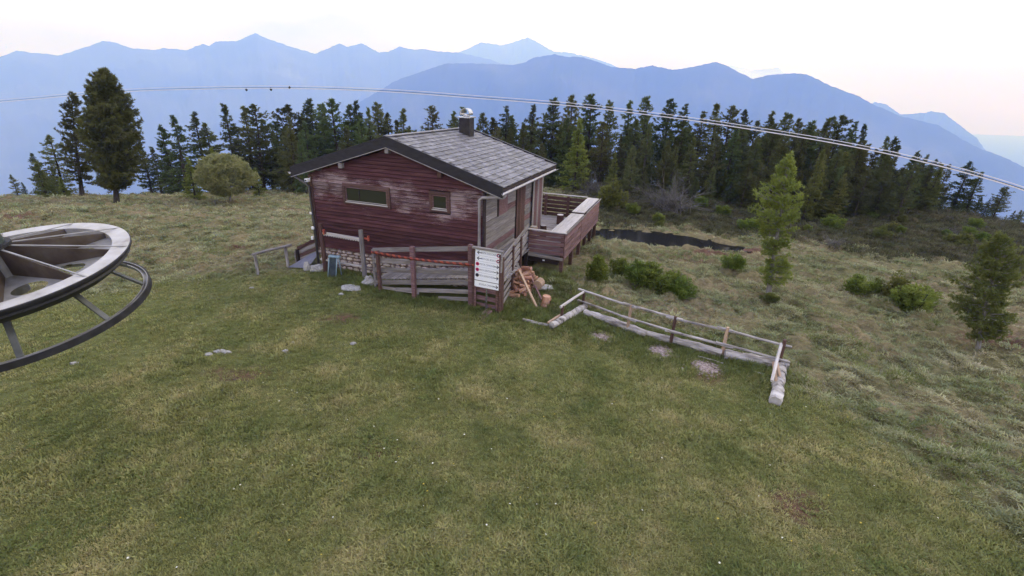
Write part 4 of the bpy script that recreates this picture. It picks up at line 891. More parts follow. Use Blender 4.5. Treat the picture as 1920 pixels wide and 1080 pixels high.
ground_log((1096, 590), (1212, 632), 0.11, 0.12, 'silver log of the long plot edge, end nearest the cabin')
ground_log((1205, 630), (1352, 668), 0.115, 0.125, 'silver log in the middle of the long plot edge')
ground_log((1356, 672), (1474, 690), 0.15, 0.14, 'thick weathered log at the far right end of the long plot edge')
ground_log((1034, 618), (1096, 582), 0.10, 0.105, 'short pale log at the cabin end of the plot', 'birch_bark', 1.2)
ground_log((1463, 692), (1452, 760), 0.13, 0.13, 'birch log with dark scars running towards the viewer', 'birch_bark')
ground_log((980, 602), (1032, 614), 0.05, 0.05, 'thin grey pole on the grass left of the plot', 'log_bark', 0.8)
ground_log((1027, 612), (1050, 596), 0.045, 0.04, 'thin yellowish pole leaning at the plot corner', 'tan_wood', 2.2)
for i, (px, py, qx, qy, lb) in enumerate(((1308, 671, 1355, 684, 'thin pale stick lying across the gravel patch'), (1412, 700, 1432, 706, 'bleached stick in the grass at the lower plot corner'))):
    a = ground_hit(px, py); b2 = ground_hit(qx, qy); tag(log('stick', a+Vector((0, 0, .04)), b2+Vector((0, 0, .04)), 0.022, 0.018, 'pale_wood', None, 5, 7), lb, 'stick')

# gravel patches
def gravel(px, py, rx, ry, n, label, seed):
    c = ground_hit(px, py); rnd = random.Random(seed); V = []; F = []
    bm = bmesh.new(); bmesh.ops.create_icosphere(bm, subdivisions=1, radius=1); iv = [v.co.copy() for v in bm.verts]; itf = [tuple(v.index for v in f.verts) for f in bm.faces]; bm.free()
    for i in range(n):
        a = rnd.uniform(0, 6.283); q = abs(rnd.gauss(0, 0.55)); k_ = 1+0.7*mnoise.noise((math.cos(a)*1.7, math.sin(a)*1.7, seed*3.1)); x = c.x+rx*q*math.cos(a)*k_; y = c.y+ry*q*math.sin(a)*k_; s = rnd.uniform(0.012, 0.042)
        E_ = Matrix.Rotation(rnd.uniform(0, 6), 3, 'Z') @ Matrix.Diagonal((1, rnd.uniform(.6, 1), rnd.uniform(.4, .7)))
        o_ = len(V); g = gz(x, y)+s*0.3; V += [Vector((x, y, g))+E_ @ (v*s) for v in iv]; F += [tuple(k+o_ for k in t_) for t_ in itf]
    tag(obj('gravel', mesh('gravel', V, F, 'pebble')), label, 'gravel', kind='stuff')
gravel(1130, 632, 0.45, 0.35, 420, 'scattered stones in the fenced plot nearest the cabin', 1)
gravel(1238, 660, 0.42, 0.42, 620, 'patch of broken reddish stone in the middle of the plot', 2)
gravel(1322, 690, 0.42, 0.46, 900, 'largest gravel patch at the lower edge of the plot', 3)

# ================================================================== lift wheel on the left
nrm = Vector((-0.0396, -0.1657, 0.9854)).normalized(); wc = Vector((-7.091, 6.120, 3.797))
wx = Vector((0, 1, 0)).cross(nrm).normalized(); wy = nrm.cross(wx)
WM = Matrix(((wx.x, wy.x, nrm.x, wc.x), (wx.y, wy.y, nrm.y, wc.y), (wx.z, wy.z, nrm.z, wc.z), (0, 0, 0, 1)))
wheel = empty('bullwheel'); wheel.matrix_world = WM; tag(wheel, 'large grey lift bullwheel with radial webs and a guard ring below it', 'bullwheel')
def ring(name, prof, mat, parent=wheel, n=120, smooth=False):
    V = []; F = []; k = len(prof)
    for i in range(n):
        a = 2*math.pi*i/n
        for r_, z_ in prof: V.append((r_*math.cos(a), r_*math.sin(a), z_))
    for i in range(n):
        j = (i+1) % n
        for q in range(k): F.append((i*k+q, j*k+q, j*k+(q+1) % k, i*k+(q+1) % k))
    return obj(name, mesh(name, V, F, mat, smooth), parent)
RW = 1.5
ring('rim', [(RW-0.235, 0.0), (RW-0.012, 0.0), (RW-0.012, -0.02), (RW-0.22, -0.02), (RW-0.22, -0.24), (RW-0.235, -0.24)], 'steel_white')
ring('groove_lining', [(RW-0.010, -0.004), (RW, -0.012), (RW-0.004, -0.045), (RW-0.05, -0.06), (RW-0.065, -0.10), (RW-0.05, -0.125), (RW-0.10, -0.17), (RW-0.21, -0.25), (RW-0.212, -0.022)], 'rubber')
# dished plate with eight round holes
V = []; F = []
r0, r1, NS, M_ = 0.16, RW-0.234, 10, 48
PH0 = math.radians(-11.5)
def dish(r_): return -0.12+0.03*(r_-r0)/(r1-r0)
for s_ in range(NS):
    pc = PH0+2*math.pi*(s_+0.5)/NS; rc, ah = 0.84, 0.19
    cx, cy = rc*math.cos(pc), rc*math.sin(pc); o_ = len(V)
    for i in range(M_):
        a = 2*math.pi*i/M_; dx, dy = math.cos(a+pc), math.sin(a+pc)
        V.append((cx+dx*ah, cy+dy*ah, dish(rc+math.cos(a)*ah)))
        lo, hi = ah, 2.0
        for _ in range(30):
            mid = (lo+hi)/2; x, y = cx+dx*mid, cy+dy*mid; rr_ = math.hypot(x, y); da = (math.atan2(y, x)-pc+math.pi) % (2*math.pi)-math.pi
            if r0 <= rr_ <= r1 and abs(da) <= math.pi/NS: lo = mid
            else: hi = mid
        x, y = cx+dx*lo, cy+dy*lo; V.append((x, y, dish(math.hypot(x, y))))
    for i in range(M_): j = (i+1) % M_; F.append((o_+2*i, o_+2*i+1, o_+2*j+1, o_+2*j))
me = mesh('dish_plate', V, F, 'steel_grey'); obj('dish_plate', me, wheel)
# radial webs with a pale top flange
for s_ in range(NS):
    a = PH0+2*math.pi*s_/NS; ca, sa = math.cos(a), math.sin(a); t_ = 0.008; V = []
    for r_, zt in ((0.15, 0.30), (r1, 0.0)):
        for sg_ in (-1, 1):
            x, y = r_*ca-sg_*t_*sa, r_*sa+sg_*t_*ca; V += [(x, y, zt-0.012), (x, y, dish(r_)+0.002)]
    wb = obj('web', mesh('web', V, [(0, 4, 5, 1), (2, 3, 7, 6), (0, 1, 3, 2), (4, 6, 7, 5), (0, 2, 6, 4), (1, 5, 7, 3)], 'steel_brown'), wheel)
    V = []
    for r_, zt in ((0.15, 0.30), (RW-0.02, 0.0)):
        for sg_ in (-1, 1):
            w2 = 0.012 if r_ < 1 else 0.009; x, y = r_*ca-sg_*w2*sa, r_*sa+sg_*w2*ca; V += [(x, y, zt+0.002), (x, y, zt-0.011)]
    obj('flange', mesh('flange', V, [(0, 4, 5, 1), (2, 3, 7, 6), (0, 1, 3, 2), (4, 6, 7, 5), (0, 2, 6, 4), (1, 5, 7, 3)], 'steel_grey'), wb)
tube('hub', [(0, 0, -0.42), (0, 0, 0.29)], 0.155, 'steel_grey', wheel, 28, False); tube('hub_collar', [(0, 0, 0.291), (0, 0, 0.33)], 0.25, 'rubber', wheel, 32, False)
tube('gearbox', [(0, 0, 0.331), (0, 0, 0.62)], 0.19, 'green_steel', wheel, 28, False); tube('gearbox_flange', [(0, 0, 0.52), (0, 0, 0.55)], 0.21, 'green_steel', wheel, 28, False)
box('arm', (-3.0, -0.14, 0.40), (-0.1, 0.14, 0.60), 'green_steel', wheel, 0.02)
# mast that carries the arm, out of the photograph on the left
mtop = WM @ Vector((-2.8, 0, 0.40)); mst = empty('lift_mast', (mtop.x, mtop.y, gz(mtop.x, mtop.y))); tag(mst, 'green steel mast carrying the lift wheel at the left edge', 'mast')
tube('column', [(0, 0, -0.3), (0, 0, mtop.z-gz(mtop.x, mtop.y))], 0.2, 'green_steel', mst, 20, False); box('base_plate', (-0.4, -0.4, -0.05), (0.4, 0.4, 0.04), 'strut_steel', mst)
# guard ring and its struts
HG = -0.70
ring('guard_ring', [(RW-0.085, HG+0.0), (RW-0.068, HG+0.0), (RW-0.068, HG-0.035), (RW-0.03, HG-0.035), (RW-0.03, HG+0.012), (RW-0.016, HG+0.012), (RW-0.016, HG-0.055), (RW-0.085, HG-0.055)], 'steel_grey')
ring('ring_lining', [(RW-0.011, HG+0.010), (RW+0.006, HG+0.010), (RW+0.006, HG-0.085), (RW-0.011, HG-0.085)], 'rubber')
for s_ in range(9):
    a = math.radians(-11)+2*math.pi*s_/9; ca, sa = math.cos(a), math.sin(a)
    p0 = Vector((1.02*ca, 1.02*sa, -0.28)); p1 = Vector(((RW-0.085)*ca, (RW-0.085)*sa, HG-0.01))
    plank('strut', p0, p1, 0.075, 0.035, 'strut_steel', wheel)

# ================================================================== lift cables high over the valley
def cable(label, mat, rad, off, up, name='lift_cable'):
    pts = [(-60, 194, 95), (40, 186, 84), (150, 176, 72), (260, 168.5, 62), (380, 165, 54), (520, 163.5, 47), (640, 166, 42), (760, 172, 38.5), (880, 181, 36), (1000, 190, 34), (1100, 199, 32.6), (1200, 211, 31.5), (1300, 224, 30.6), (1400, 239, 30), (1500, 255, 29.5), (1600, 273, 29.2), (1700, 294, 29), (1800, 319, 29), (1900, 348, 29), (2000, 384, 29)]
    P = [Vector(at(x, y+off, D))+Vector((0, 0, up)) for x, y, D in pts]
    Q = []
    for i in range(len(P)-1):
        p0, p1, p2, p3 = P[max(i-1, 0)], P[i], P[i+1], P[min(i+2, len(P)-1)]
        for k_ in range(8):
            t_ = k_/8; Q.append(0.5*((2*p1)+(p2-p0)*t_+(2*p0-5*p1+4*p2-p3)*t_*t_+(3*p1-p0-3*p2+p3)*t_**3))
    Q.append(P[-1]); c = Q[0].copy()
    o = tube(name, [q-c for q in Q], rad, mat, None, 6); o.location = c; return tag(o, label, 'cable'), Q
cable('bright main lift cable crossing in front of the wood, lowest of three', 'cable_white', 0.026, 2.4, 0.0)
cable('dark lift cable just above the bright one', 'cable_dark', 0.015, 0.4, 0.0)
_, Q = cable('thin pale upper lift cable, topmost of three', 'cable_white', 0.017, -1.6, 0.04)
for i, (px, py, D, lb) in enumerate(((462, 168, 50, 'leftmost dark marker hanging on the lift cable'), (508, 167.5, 47.6, 'middle dark marker hanging on the lift cable'), (543, 164, 46, 'rightmost dark marker on the upper lift cable'))):
    p = at(px, py, D); o = empty('cable_marker', p); tag(o, lb, 'marker')
    V, F = tube_data([(0, 0, -0.12), (0, 0, -0.06), (0, 0, 0.02), (0, 0, 0.06)], [0.03, 0.085, 0.10, 0.03], 10); obj('weight', mesh('weight', V, F, 'rubber'), o); box('clamp', (-0.03, -0.02, 0.061), (0.03, 0.02, 0.13), 'rubber', o)

# ================================================================== trees and bushes
NPR = np.random.default_rng(11)
def sprays(P, D, length, width, k, spread, rng, up=0.0):
    """k slim leaf blades fanning from each point P about direction D -> triangles"""
    n = len(P); P = np.repeat(P, k, 0); D = np.repeat(D, k, 0)
    d = D+rng.normal(0, spread, D.shape); d[:, 2] += up; d /= np.linalg.norm(d, axis=1)[:, None]+1e-9
    s = np.cross(d, rng.normal(0, 1, d.shape)); s /= np.linalg.norm(s, axis=1)[:, None]+1e-9
    L_ = length*rng.uniform(0.6, 1.25, len(P))[:, None]; w_ = width*rng.uniform(0.7, 1.3, len(P))[:, None]
    base = P-d*L_*0.25; a = base+d*L_*0.45+s*w_; b_ = base+d*L_*0.45-s*w_; tip = base+d*L_
    V = np.empty((len(P)*4, 3)); V[0::4] = base; V[1::4] = a; V[2::4] = tip; V[3::4] = b_
    F = np.arange(len(P)*4).reshape(-1, 4)
    return V, F
def limb(p0, p1, r0, r1, n=5):
    p0 = np.array(p0, float); p1 = np.array(p1, float); d = p1-p0; d /= np.linalg.norm(d)+1e-9
    a = np.cross(d, [0.3, 0.2, 1.0]); a /= np.linalg.norm(a)+1e-9; b_ = np.cross(d, a)
    t_ = 2*math.pi*np.arange(n)/n; c = np.outer(np.cos(t_), a)+np.outer(np.sin(t_), b_)
    V = np.vstack([p0+c*r0, p1+c*r1]); F = [(i, (i+1) % n, n+(i+1) % n, n+i) for i in range(n)]
    return V, np.array(F)
class Geo:
    def __init__(self): self.V = []; self.F = []; self.n = 0
    def add(self, V, F): self.V.append(V); self.F.append(F+self.n); self.n += len(V)
    def mesh(self, name, mat): return fast_mesh(name, np.vstack(self.V), np.vstack(self.F), mat)
def conifer(seed, H=8.0, Rm=1.5, clear=0.15, shape='pine', dens=1.0, droop=0.0, sz=0.26, wd=0.034, ktuft=7, gaps=0.25, mat='pine_needles', tops=1, bark='bark', thin=1.0):
    rng = np.random.default_rng(seed); T = Geo(); C_ = Geo()
    lean = rng.normal(0, 0.012, 2); seg = 8; r_base = 0.016*H+0.03
    ax = lambda t_: np.array([lean[0]*H*t_+0.04*math.sin(t_*5+seed), lean[1]*H*t_+0.04*math.cos(t_*4+seed), H*t_])
    for i in range(seg): T.add(*limb(ax(i/seg)-np.array([0, 0, 0.35 if i == 0 else 0]), ax((i+1)/seg), r_base*(1-i/seg*0.93)*(1.25 if i == 0 else 1), r_base*(1-(i+1)/seg*0.93), 7))
    sect = rng.uniform(0, 6.283, 4)
    nb = int(H*19*dens)
    for i in range(nb):
        t_ = clear+(1-clear)*(i+rng.random())/nb
        q = (t_-clear)/(1-clear)
        if shape == 'oval': prof = max(0.12, math.sin(min(1.0, 0.22+q*1.35)*math.pi*0.5)**0.8*(1-q**2.6)**0.8)
        elif shape == 'pine': prof = min(1.0, 0.50+q*2.0)*(1-q)**0.58*(1-0.15*math.sin(q*11+seed))
        elif shape == 'cone': prof = min(1.0, 0.6+q*5)*(1-q)**0.9
        elif shape == 'larch': prof = (0.55+0.12*math.sin(q*14+1))*min(1.0, 0.7+q*3) if q < 0.42 else (0.55+0.45*math.sin(min(1.0, (q-0.42)/0.2)*1.57))*(1-max(0.0, (q-0.55)/0.45))**0.75
        elif shape == 'column': prof = min(1.0, 0.55+q*3)*(1-q**2.2)**0.7
        else: prof = (1-q)
        a = rng.uniform(0, 6.283)
        side = 1.0-gaps*max(0, math.cos(a-sect[int(q*3.99)]))
        Lb = Rm*prof*side*rng.uniform(0.62, 1.12)*thin
        if Lb < 0.12: Lb = 0.12
        if rng.random() < gaps*0.35: continue
        el = (0.55*q-droop+rng.normal(0, 0.12))
        d = np.array([math.cos(a)*math.cos(el), math.sin(a)*math.cos(el), math.sin(el)])
        p0 = ax(t_); p1 = p0+d*Lb; mid = p0+d*Lb*0.55+np.array([0, 0, -0.05*Lb]); p1 = p1+np.array([0, 0, 0.10*Lb if shape == 'pine' else -0.02*Lb])
        T.add(*limb(p0, mid, 0.012+0.012*Lb, 0.012*Lb+0.005, 3)); T.add(*limb(mid, p1, 0.012*Lb+0.005, 0.004, 3))
        m_ = max(4, int(Lb*11.0*dens+3))
        s_ = np.clip(rng.beta(1.9, 1.15, m_), 0.10, 1.0)
        P = np.where((s_ < 0.55)[:, None], p0+(mid-p0)*(s_/0.55)[:, None], mid+(p1-mid)*((s_-0.55)/0.45)[:, None])
        side_v = np.cross(d, [0, 0, 1.0]); lat = rng.normal(0, 0.23*Lb, m_)*(1.15-s_*0.75)
        P = P+side_v*lat[:, None]+rng.normal(0, 0.035, P.shape); P[:, 2] -= np.abs(rng.normal(0, 0.06, m_))
        Dv = d*0.6+np.sign(lat)[:, None]*side_v*0.5+np.array([0, 0, 0.30 if shape == 'pine' else 0.05])
        C_.add(*sprays(P, Dv, sz, wd, ktuft, 0.55, rng))
    top = ax(1.0); P = top+np.column_stack([rng.normal(0, 0.05, 5), rng.normal(0, 0.05, 5), -np.abs(rng.normal(0, 0.25, 5))]); C_.add(*sprays(P, np.tile([0, 0, 1.0], (5, 1)), sz, wd, ktuft, 0.5, rng))
    return T.mesh('trunk', bark), C_.mesh('crown', mat), H
def shrub(seed, Rx=0.8, H=1.2, stems=9, mat='bush_leaves', n=900, sz=0.12, wd=0.02, pointy=0.6, k=5):
    rng = np.random.default_rng(seed); T = Geo(); C_ = Geo()
    for s_ in range(stems):
        a = rng.uniform(0, 6.283); q = math.sqrt(rng.random())*0.75; h = H*(1-q**1.5*pointy)*rng.uniform(0.7, 1.05)
        p0 = np.array([math.cos(a)*q*Rx*0.4, math.sin(a)*q*Rx*0.4, -0.1]); p1 = np.array([math.cos(a)*q*Rx, math.sin(a)*q*Rx, h])
        T.add(*limb(p0, p1, 0.022, 0.006, 4))
        m_ = n//stems; t_ = rng.uniform(0.03, 1.0, m_); rad = Rx*0.42*(1.05-t_)**0.55*np.sqrt(rng.random(m_))+0.03; b2 = rng.uniform(0, 6.283, m_)
        P = p0+(p1-p0)*t_[:, None]+np.column_stack([np.cos(b2)*rad, np.sin(b2)*rad, rng.normal(0, 0.03, m_)])
        P[:, 2] = np.maximum(P[:, 2], 0.02)
        Dv = np.column_stack([np.cos(b2), np.sin(b2), np.full(m_, 0.7)])
        C_.add(*sprays(P, Dv, sz, wd, k, 0.5, rng))
    return T.mesh('stem', 'bark'), C_.mesh('foliage', mat), H
def broadleaf(seed, H=3.4, Rx=2.0):
    rng = np.random.default_rng(seed); T = Geo(); C_ = Geo(); ends = []
    T.add(*limb((0, 0, -0.2), (0.0, 0.0, 0.28), 0.11, 0.085, 8))
    for a, tl in ((2.9, 0.75), (0.2, 0.7), (1.3, 0.5), (4.4, 0.5), (3.6, 0.9)):
        p1 = np.array([math.cos(a)*0.55*tl, math.sin(a)*0.35*tl, 0.28+0.75*tl]); T.add(*limb((0, 0, 0.22), p1, 0.06, 0.042, 6))
        for _ in range(5):
            b2 = a+rng.normal(0, 0.8); p2 = p1+np.array([math.cos(b2)*rng.uniform(.2, .9), math.sin(b2)*rng.uniform(.2, .9), rng.uniform(0.5, 1.4)]); T.add(*limb(p1, p2, 0.035, 0.012, 4)); ends.append(p2)
            for _ in range(3):
                p3 = p2+rng.normal(0, 0.45, 3)+np.array([0, 0, 0.25]); T.add(*limb(p2, p3, 0.012, 0.004, 3)); ends.append(p3)
    m_ = 6500; u = rng.normal(0, 1, (m_, 3)); u /= np.linalg.norm(u, axis=1)[:, None]; rr_ = rng.uniform(0.35, 1.0, m_)**0.4
    lump = np.array([1+0.22*mnoise.noise(Vector(q)*2.1+Vector((seed, 0, 0))) for q in u])
    P = u*(rr_*lump)[:, None]*np.array([Rx, Rx*0.9, H*0.46]); P[:, 2] += H*0.55
    P = P[(P[:, 2] > 0.35+0.3*rng.random(m_))]; nn = np.array([mnoise.noise(Vector(q)*1.6) for q in P]); P = P[nn > -0.33]
    Dv = P-np.array([0, 0, H*0.5]); Dv /= np.linalg.norm(Dv, axis=1)[:, None]
    C_.add(*sprays(P, Dv, 0.16, 0.030, 8, 0.9, rng))
    return T.mesh('trunk', 'grey_bark'), C_.mesh('crown', 'willow_leaves'), H
def deadbush(seed, Rx=1.4, H=1.2, n=60):
    rng = np.random.default_rng(seed); T = Geo()
    for i in range(n):
        a = rng.uniform(0, 6.283); p = np.array([rng.normal(0, Rx*0.3), rng.normal(0, Rx*0.25), 0.0]); d = np.array([math.cos(a)*rng.uniform(.2, 1), math.sin(a)*rng.uniform(.2, 1), rng.uniform(0.2, 1.0)])
        L_ = rng.uniform(0.4, 1.1)*H
        for k_ in range(3):
            p2 = p+d*L_*0.4; T.add(*limb(p, p2, 0.02*(1-k_*0.3), 0.014*(1-k_*0.3), 3))
            for _ in range(2):
                d3 = d+rng.normal(0, 0.6, 3); T.add(*limb(p2, p2+d3*L_*0.3, 0.009, 0.003, 3))
            p = p2; d = d+rng.normal(0, 0.3, 3); d /= np.linalg.norm(d)
    return T.mesh('branches', 'dead_twig'), None, H
def place(name, proto, loc, h, label, cat, group=None, rz_=None, sxy=1.0, parts=('trunk', 'crown'), seed=0):
    e = empty(name, loc, R.uniform(0, 6.28) if rz_ is None else rz_); s_ = h/proto[2]; e.scale = (s_*sxy, s_*sxy, s_)
    tag(e, label, cat, group)
    for nm, me in zip(parts, proto[:2]):
        if me is not None: obj(nm, me, e)
    return e
def lean_to(e, px, py):
    """tilt a tree about its foot so that its tip lies on a sight line"""
    b_ = Vector(e.location); tip = Vector(at(px, py, math.hypot(b_.x, b_.y))); d = (tip-b_)
    q = Vector((0, 0, 1)).rotation_difference(d.normalized()); e.rotation_mode = 'QUATERNION'
    e.rotation_quaternion = q @ Matrix.Rotation(e.rotation_euler.z, 3, 'Z').to_quaternion(); return e
PINES = [conifer(100+i, 8.0, Rm*1.7, cl*0.8, 'pine', 1.0, dr, 0.23, 0.026, 8, gp) for i, (Rm, cl, dr, gp) in enumerate(((1.25, 0.16, 0.05, 0.5), (1.5, 0.20, 0.12, 0.6), (1.05, 0.14, 0.0, 0.45), (1.65, 0.24, 0.1, 0.65), (1.35, 0.10, 0.15, 0.5), (1.15, 0.28, 0.05, 0.6)))]
SPRUCE = [conifer(130+i, 8.0, Rm*1.75, cl*0.8, 'cone', 1.0, dr, 0.23, 0.025, 8, gp) for i, (Rm, cl, dr, gp) in enumerate(((1.45, 0.12, 0.22, 0.5), (1.2, 0.10, 0.28, 0.45), (1.7, 0.16, 0.18, 0.6), (1.3, 0.22, 0.25, 0.7)))]
OLIVE = [conifer(150+i, 8.0, Rm*1.5, 0.05, 'pine', 1.0, 0.0, 0.23, 0.022, 7, 0.4, 'olive_needles') for i, Rm in enumerate((1.4, 1.7))]
LARCH = [conifer(160+i, 6.0, Rm*1.3, 0.03, 'cone', 1.4, 0.0, 0.20, 0.020, 8, 0.3, m_) for i, (Rm, m_) in enumerate(((1.15, 'larch_needles'), (1.35, 'dull_larch'), (1.0, 'larch_needles')))]
def tree_at(px_base, ptop, D, proto, name, label, cat='tree', group=None, sxy=1.0):
    """trunk foot on the ground along px_base at distance D; height from the sight line of the top"""
    p = at(px_base, ptop[1], D); x, y = p[0], p[1]; g = gz(x, y)
    tp_ = at(ptop[0], ptop[1], math.hypot(x, y)); h = tp_[2]-g
    return place(name, proto, (x, y, g), h, label, cat, group, sxy=sxy)
# --- single trees of the foreground and middle ground
bigpine = conifer(201, 8.7, 2.7, 0.09, 'oval', 2.3, -0.45, 0.24, 0.022, 9, 0.12, 'olive_needles')
g = ground_hit(218, 379); h = at(200, 131, math.hypot(g.x, g.y))[2]-g.z
bp_ = place('stone_pine', bigpine, g, h, 'broad tall stone pine alone on the hilltop rim at the left', 'tree')
lean_to(bp_, 192, 131)
g = ground_hit(153, 367); h = at(143, 172, math.hypot(g.x, g.y))[2]-g.z
bp_ = place('stone_pine', conifer(202, 7.5, 1.9, 0.14, 'pine', 1.2, 0.05, 0.24, 0.022, 8, 0.5, 'olive_needles'), g, h, 'ragged thinner pine standing just left of the broad stone pine', 'tree')
lean_to(bp_, 132, 172)
g = ground_hit(432, 375); h = at(432, 290, math.hypot(g.x, g.y))[2]-g.z
place('willow_tree', broadleaf(5), g, h*1.0, 'round pale green willow with forked white trunk on the hilltop', 'tree', rz_=0.4)
g = ground_hit(1441, 558); tp_ = at(1470, 288, math.hypot(g.x, g.y)); e = place('larch_tree', conifer(301, 6.0, 1.55, 0.11, 'larch', 2.1, -0.05, 0.17, 0.016, 7, 0.7, 'larch_needles', bark='grey_bark'), g, tp_[2]-g.z, 'bright green young larch standing alone in the right meadow', 'tree', rz_=1.0, sxy=0.88); lean_to(e, 1474, 288)
g = ground_hit(1835, 655); tp_ = at(1868, 435, math.hypot(g.x, g.y))
e = place('larch_tree', conifer(302, 5.0, 1.75, 0.10, 'oval', 2.2, -0.05, 0.18, 0.017, 8, 0.5, 'dull_larch', bark='grey_bark'), g, tp_[2]-g.z, 'dark spreading larch with low branches at the right edge of the meadow', 'tree', rz_=2.0, sxy=0.80); lean_to(e, 1872, 435)
tree_at(1086, (1088, 222), 37, LARCH[0], 'larch_tree', 'bright conical larch behind the right eave of the cabin', sxy=1.25)
tree_at(1155, (1156, 285), 36, LARCH[1], 'larch_tree', 'small olive larch between the cone larch and the wood', sxy=1.0)
tree_at(1540, (1542, 283), 35, LARCH[1], 'larch_tree', 'slender pale larch just right of the lone meadow larch', sxy=0.8)
tree_at(349, (350, 294), 40.5, LARCH[0], 'larch_tree', 'young green conical larch left of the round willow', sxy=1.25)
tree_at(396, (397, 278), 42, LARCH[2], 'larch_tree', 'bright young larch directly behind the round willow', sxy=1.0)
tree_at(478, (476, 315), 43, LARCH[2], 'larch_tree', 'low bright larch hugging the right side of the willow', sxy=1.5)
tree_at(68, (68, 307), 46, LARCH[1], 'larch_tree', 'short green larch at the left end of the rim', sxy=1.5)
tree_at(112, (110, 332), 47, LARCH[2], 'larch_tree', 'low yellowish larch under the ragged pine', sxy=1.7)
# --- skyline trees, named by their order along the treeline
SKY_L = [(20, 328), (40, 342), (88, 255), (302, 236), (322, 217), (365, 211), (384, 232), (417, 196), (452, 200), (470, 197), (492, 225)]
SKY_M = [(540, 197), (577, 187), (600, 195), (625, 187), (652, 198), (668, 190), (690, 203), (708, 194), (728, 212), (757, 205), (810, 200), (853, 210), (868, 202), (908, 213), (926, 222), (950, 200), (997, 197)]
SKY_R = [(1038, 185), (1076, 180), (1112, 178), (1145, 190), (1186, 190), (1215, 182), (1258, 187), (1286, 196), (1320, 210), (1348, 195), (1378, 200), (1400, 208), (1420, 228), (1452, 210), (1477, 213), (1500, 224), (1522, 228), (1550, 222), (1566, 221), (1583, 218), (1605, 229), (1622, 233), (1665, 256), (1684, 258), (1716, 293), (1732, 296), (1748, 305), (1763, 306), (1778, 309), (1820, 304), (1840, 322), (1886, 350), (1914, 394)]
def nth(i):
    n = i+1; return f'{n}{"th" if 10 <= n % 100 <= 20 else {1: "st", 2: "nd", 3: "rd"}.get(n % 10, "th")}'
ORD = ['first', 'second', 'third', 'fourth', 'fifth', 'sixth', 'seventh', 'eighth', 'ninth', 'tenth', 'eleventh', 'twelfth', 'thirteenth', 'fourteenth', 'fifteenth', 'sixteenth', 'seventeenth', 'eighteenth', 'nineteenth', 'twentieth',
       'twenty-first', 'twenty-second', 'twenty-third', 'twenty-fourth', 'twenty-fifth', 'twenty-sixth', 'twenty-seventh', 'twenty-eighth', 'twenty-ninth', 'thirtieth', 'thirty-first', 'thirty-second', 'thirty-third']
for lst, where, dr_, grp in ((SKY_L, 'treeline left of the cabin roof', (47, 53), 'conifers on the left treeline'), (SKY_M, 'treeline behind the cabin', (46, 53), 'conifers behind the cabin'), (SKY_R, 'right wood skyline', (42, 50), 'skyline conifers of the right wood')):
    for i, (x, y) in enumerate(lst):
        D = R.uniform(*dr_)
        if x > 1690: D = R.uniform(44, 50)
        kind = R.choice(('pine', 'pine', 'spruce')); pr = R.choice(PINES+OLIVE if kind == 'pine' else SPRUCE)
        tree_at(x, (x, y), D, pr, kind+'_tree', f'dark {kind}, {ORD[i]} tall tree from left on the {where}', 'tree', grp, sxy=R.uniform(1.0, 1.4)*(1.3 if x > 1790 else 1.0))
# --- trees standing inside the wood, in front of and between the skyline ones
for i in range(64):
    x = R.uniform(1010, 1760); y = 205+R.uniform(18, 90)+max(0, x-1400)*0.17; D = R.uniform(38.5, 46)
    pr = R.choice(PINES+SPRUCE+OLIVE)
    tree_at(x, (x, y), D, pr, 'pine_tree', 'shaded conifer inside the wood below the skyline trees', 'tree', 'conifers inside the right wood', sxy=R.uniform(0.9, 1.3))
xs_ = sorted(R.uniform(1170, 1745) for _ in range(60))
for i in range(60):
    x = xs_[i]; foot = float(np.interp(x, (1170, 1250, 1350, 1450, 1550, 1650, 1745), (368, 374, 384, 408, 412, 402, 398)))-R.uniform(0, 22); y = 250+R.uniform(0, 90)+max(0, x-1400)*0.16
    g = ground_hit(x, foot); h = at(x, y, math.hypot(g.x, g.y))[2]-g.z
    place('pine_tree', R.choice(PINES[:3]+SPRUCE[:3]+OLIVE+OLIVE+LARCH[1:2]), g, h, f'front row conifer, {nth(i)} from the left along the foot of the wood', 'tree', 'front row of the right wood', sxy=R.uniform(0.95, 1.35))
for i in range(44):
    x = R.uniform(505, 1700); y = float(np.interp(x, (500, 1000, 1300, 1600, 1700), (215, 215, 212, 245, 290)))+R.uniform(0, 40)
    tree_at(x, (x, y), R.uniform(51, 58), R.choice(PINES+SPRUCE), 'pine_tree', 'conifer seen through the gaps behind the skyline trees', 'tree', 'rear row of the wood', sxy=R.uniform(0.9, 1.2))
xs_ = sorted(R.uniform(500, 1010) for _ in range(22))
for i in range(22):
    x = xs_[i]; y = R.uniform(215, 262); D = R.uniform(42, 50)
    tree_at(x, (x, y), D, R.choice(PINES+SPRUCE+OLIVE), 'pine_tree', f'shorter conifer, {nth(i)} from the left in the low row behind the cabin roof', 'tree', 'low conifers behind the cabin', sxy=R.uniform(0.9, 1.25))
for i in range(9):
    x = (60, 95, 262, 282, 308, 335, 440, 505, 525)[i]; y = R.uniform(262, 315)
    tree_at(x, (x, y), R.uniform(48, 56), R.choice(SPRUCE+PINES), 'pine_tree', f'shorter conifer, {nth(i)} from the left in the low row of the left treeline', 'tree', 'low conifers on the left treeline', sxy=R.uniform(0.9, 1.2))
for i in range(16):
    x = 1680+i*16; y = 318+i*5.5+R.uniform(-10, 14)
    tree_at(x, (x, y), R.uniform(44, 52), R.choice(SPRUCE+PINES), 'pine_tree', f'shorter conifer, {nth(i)} from the left behind the right crest', 'tree', 'low conifers behind the right crest', sxy=1.2)
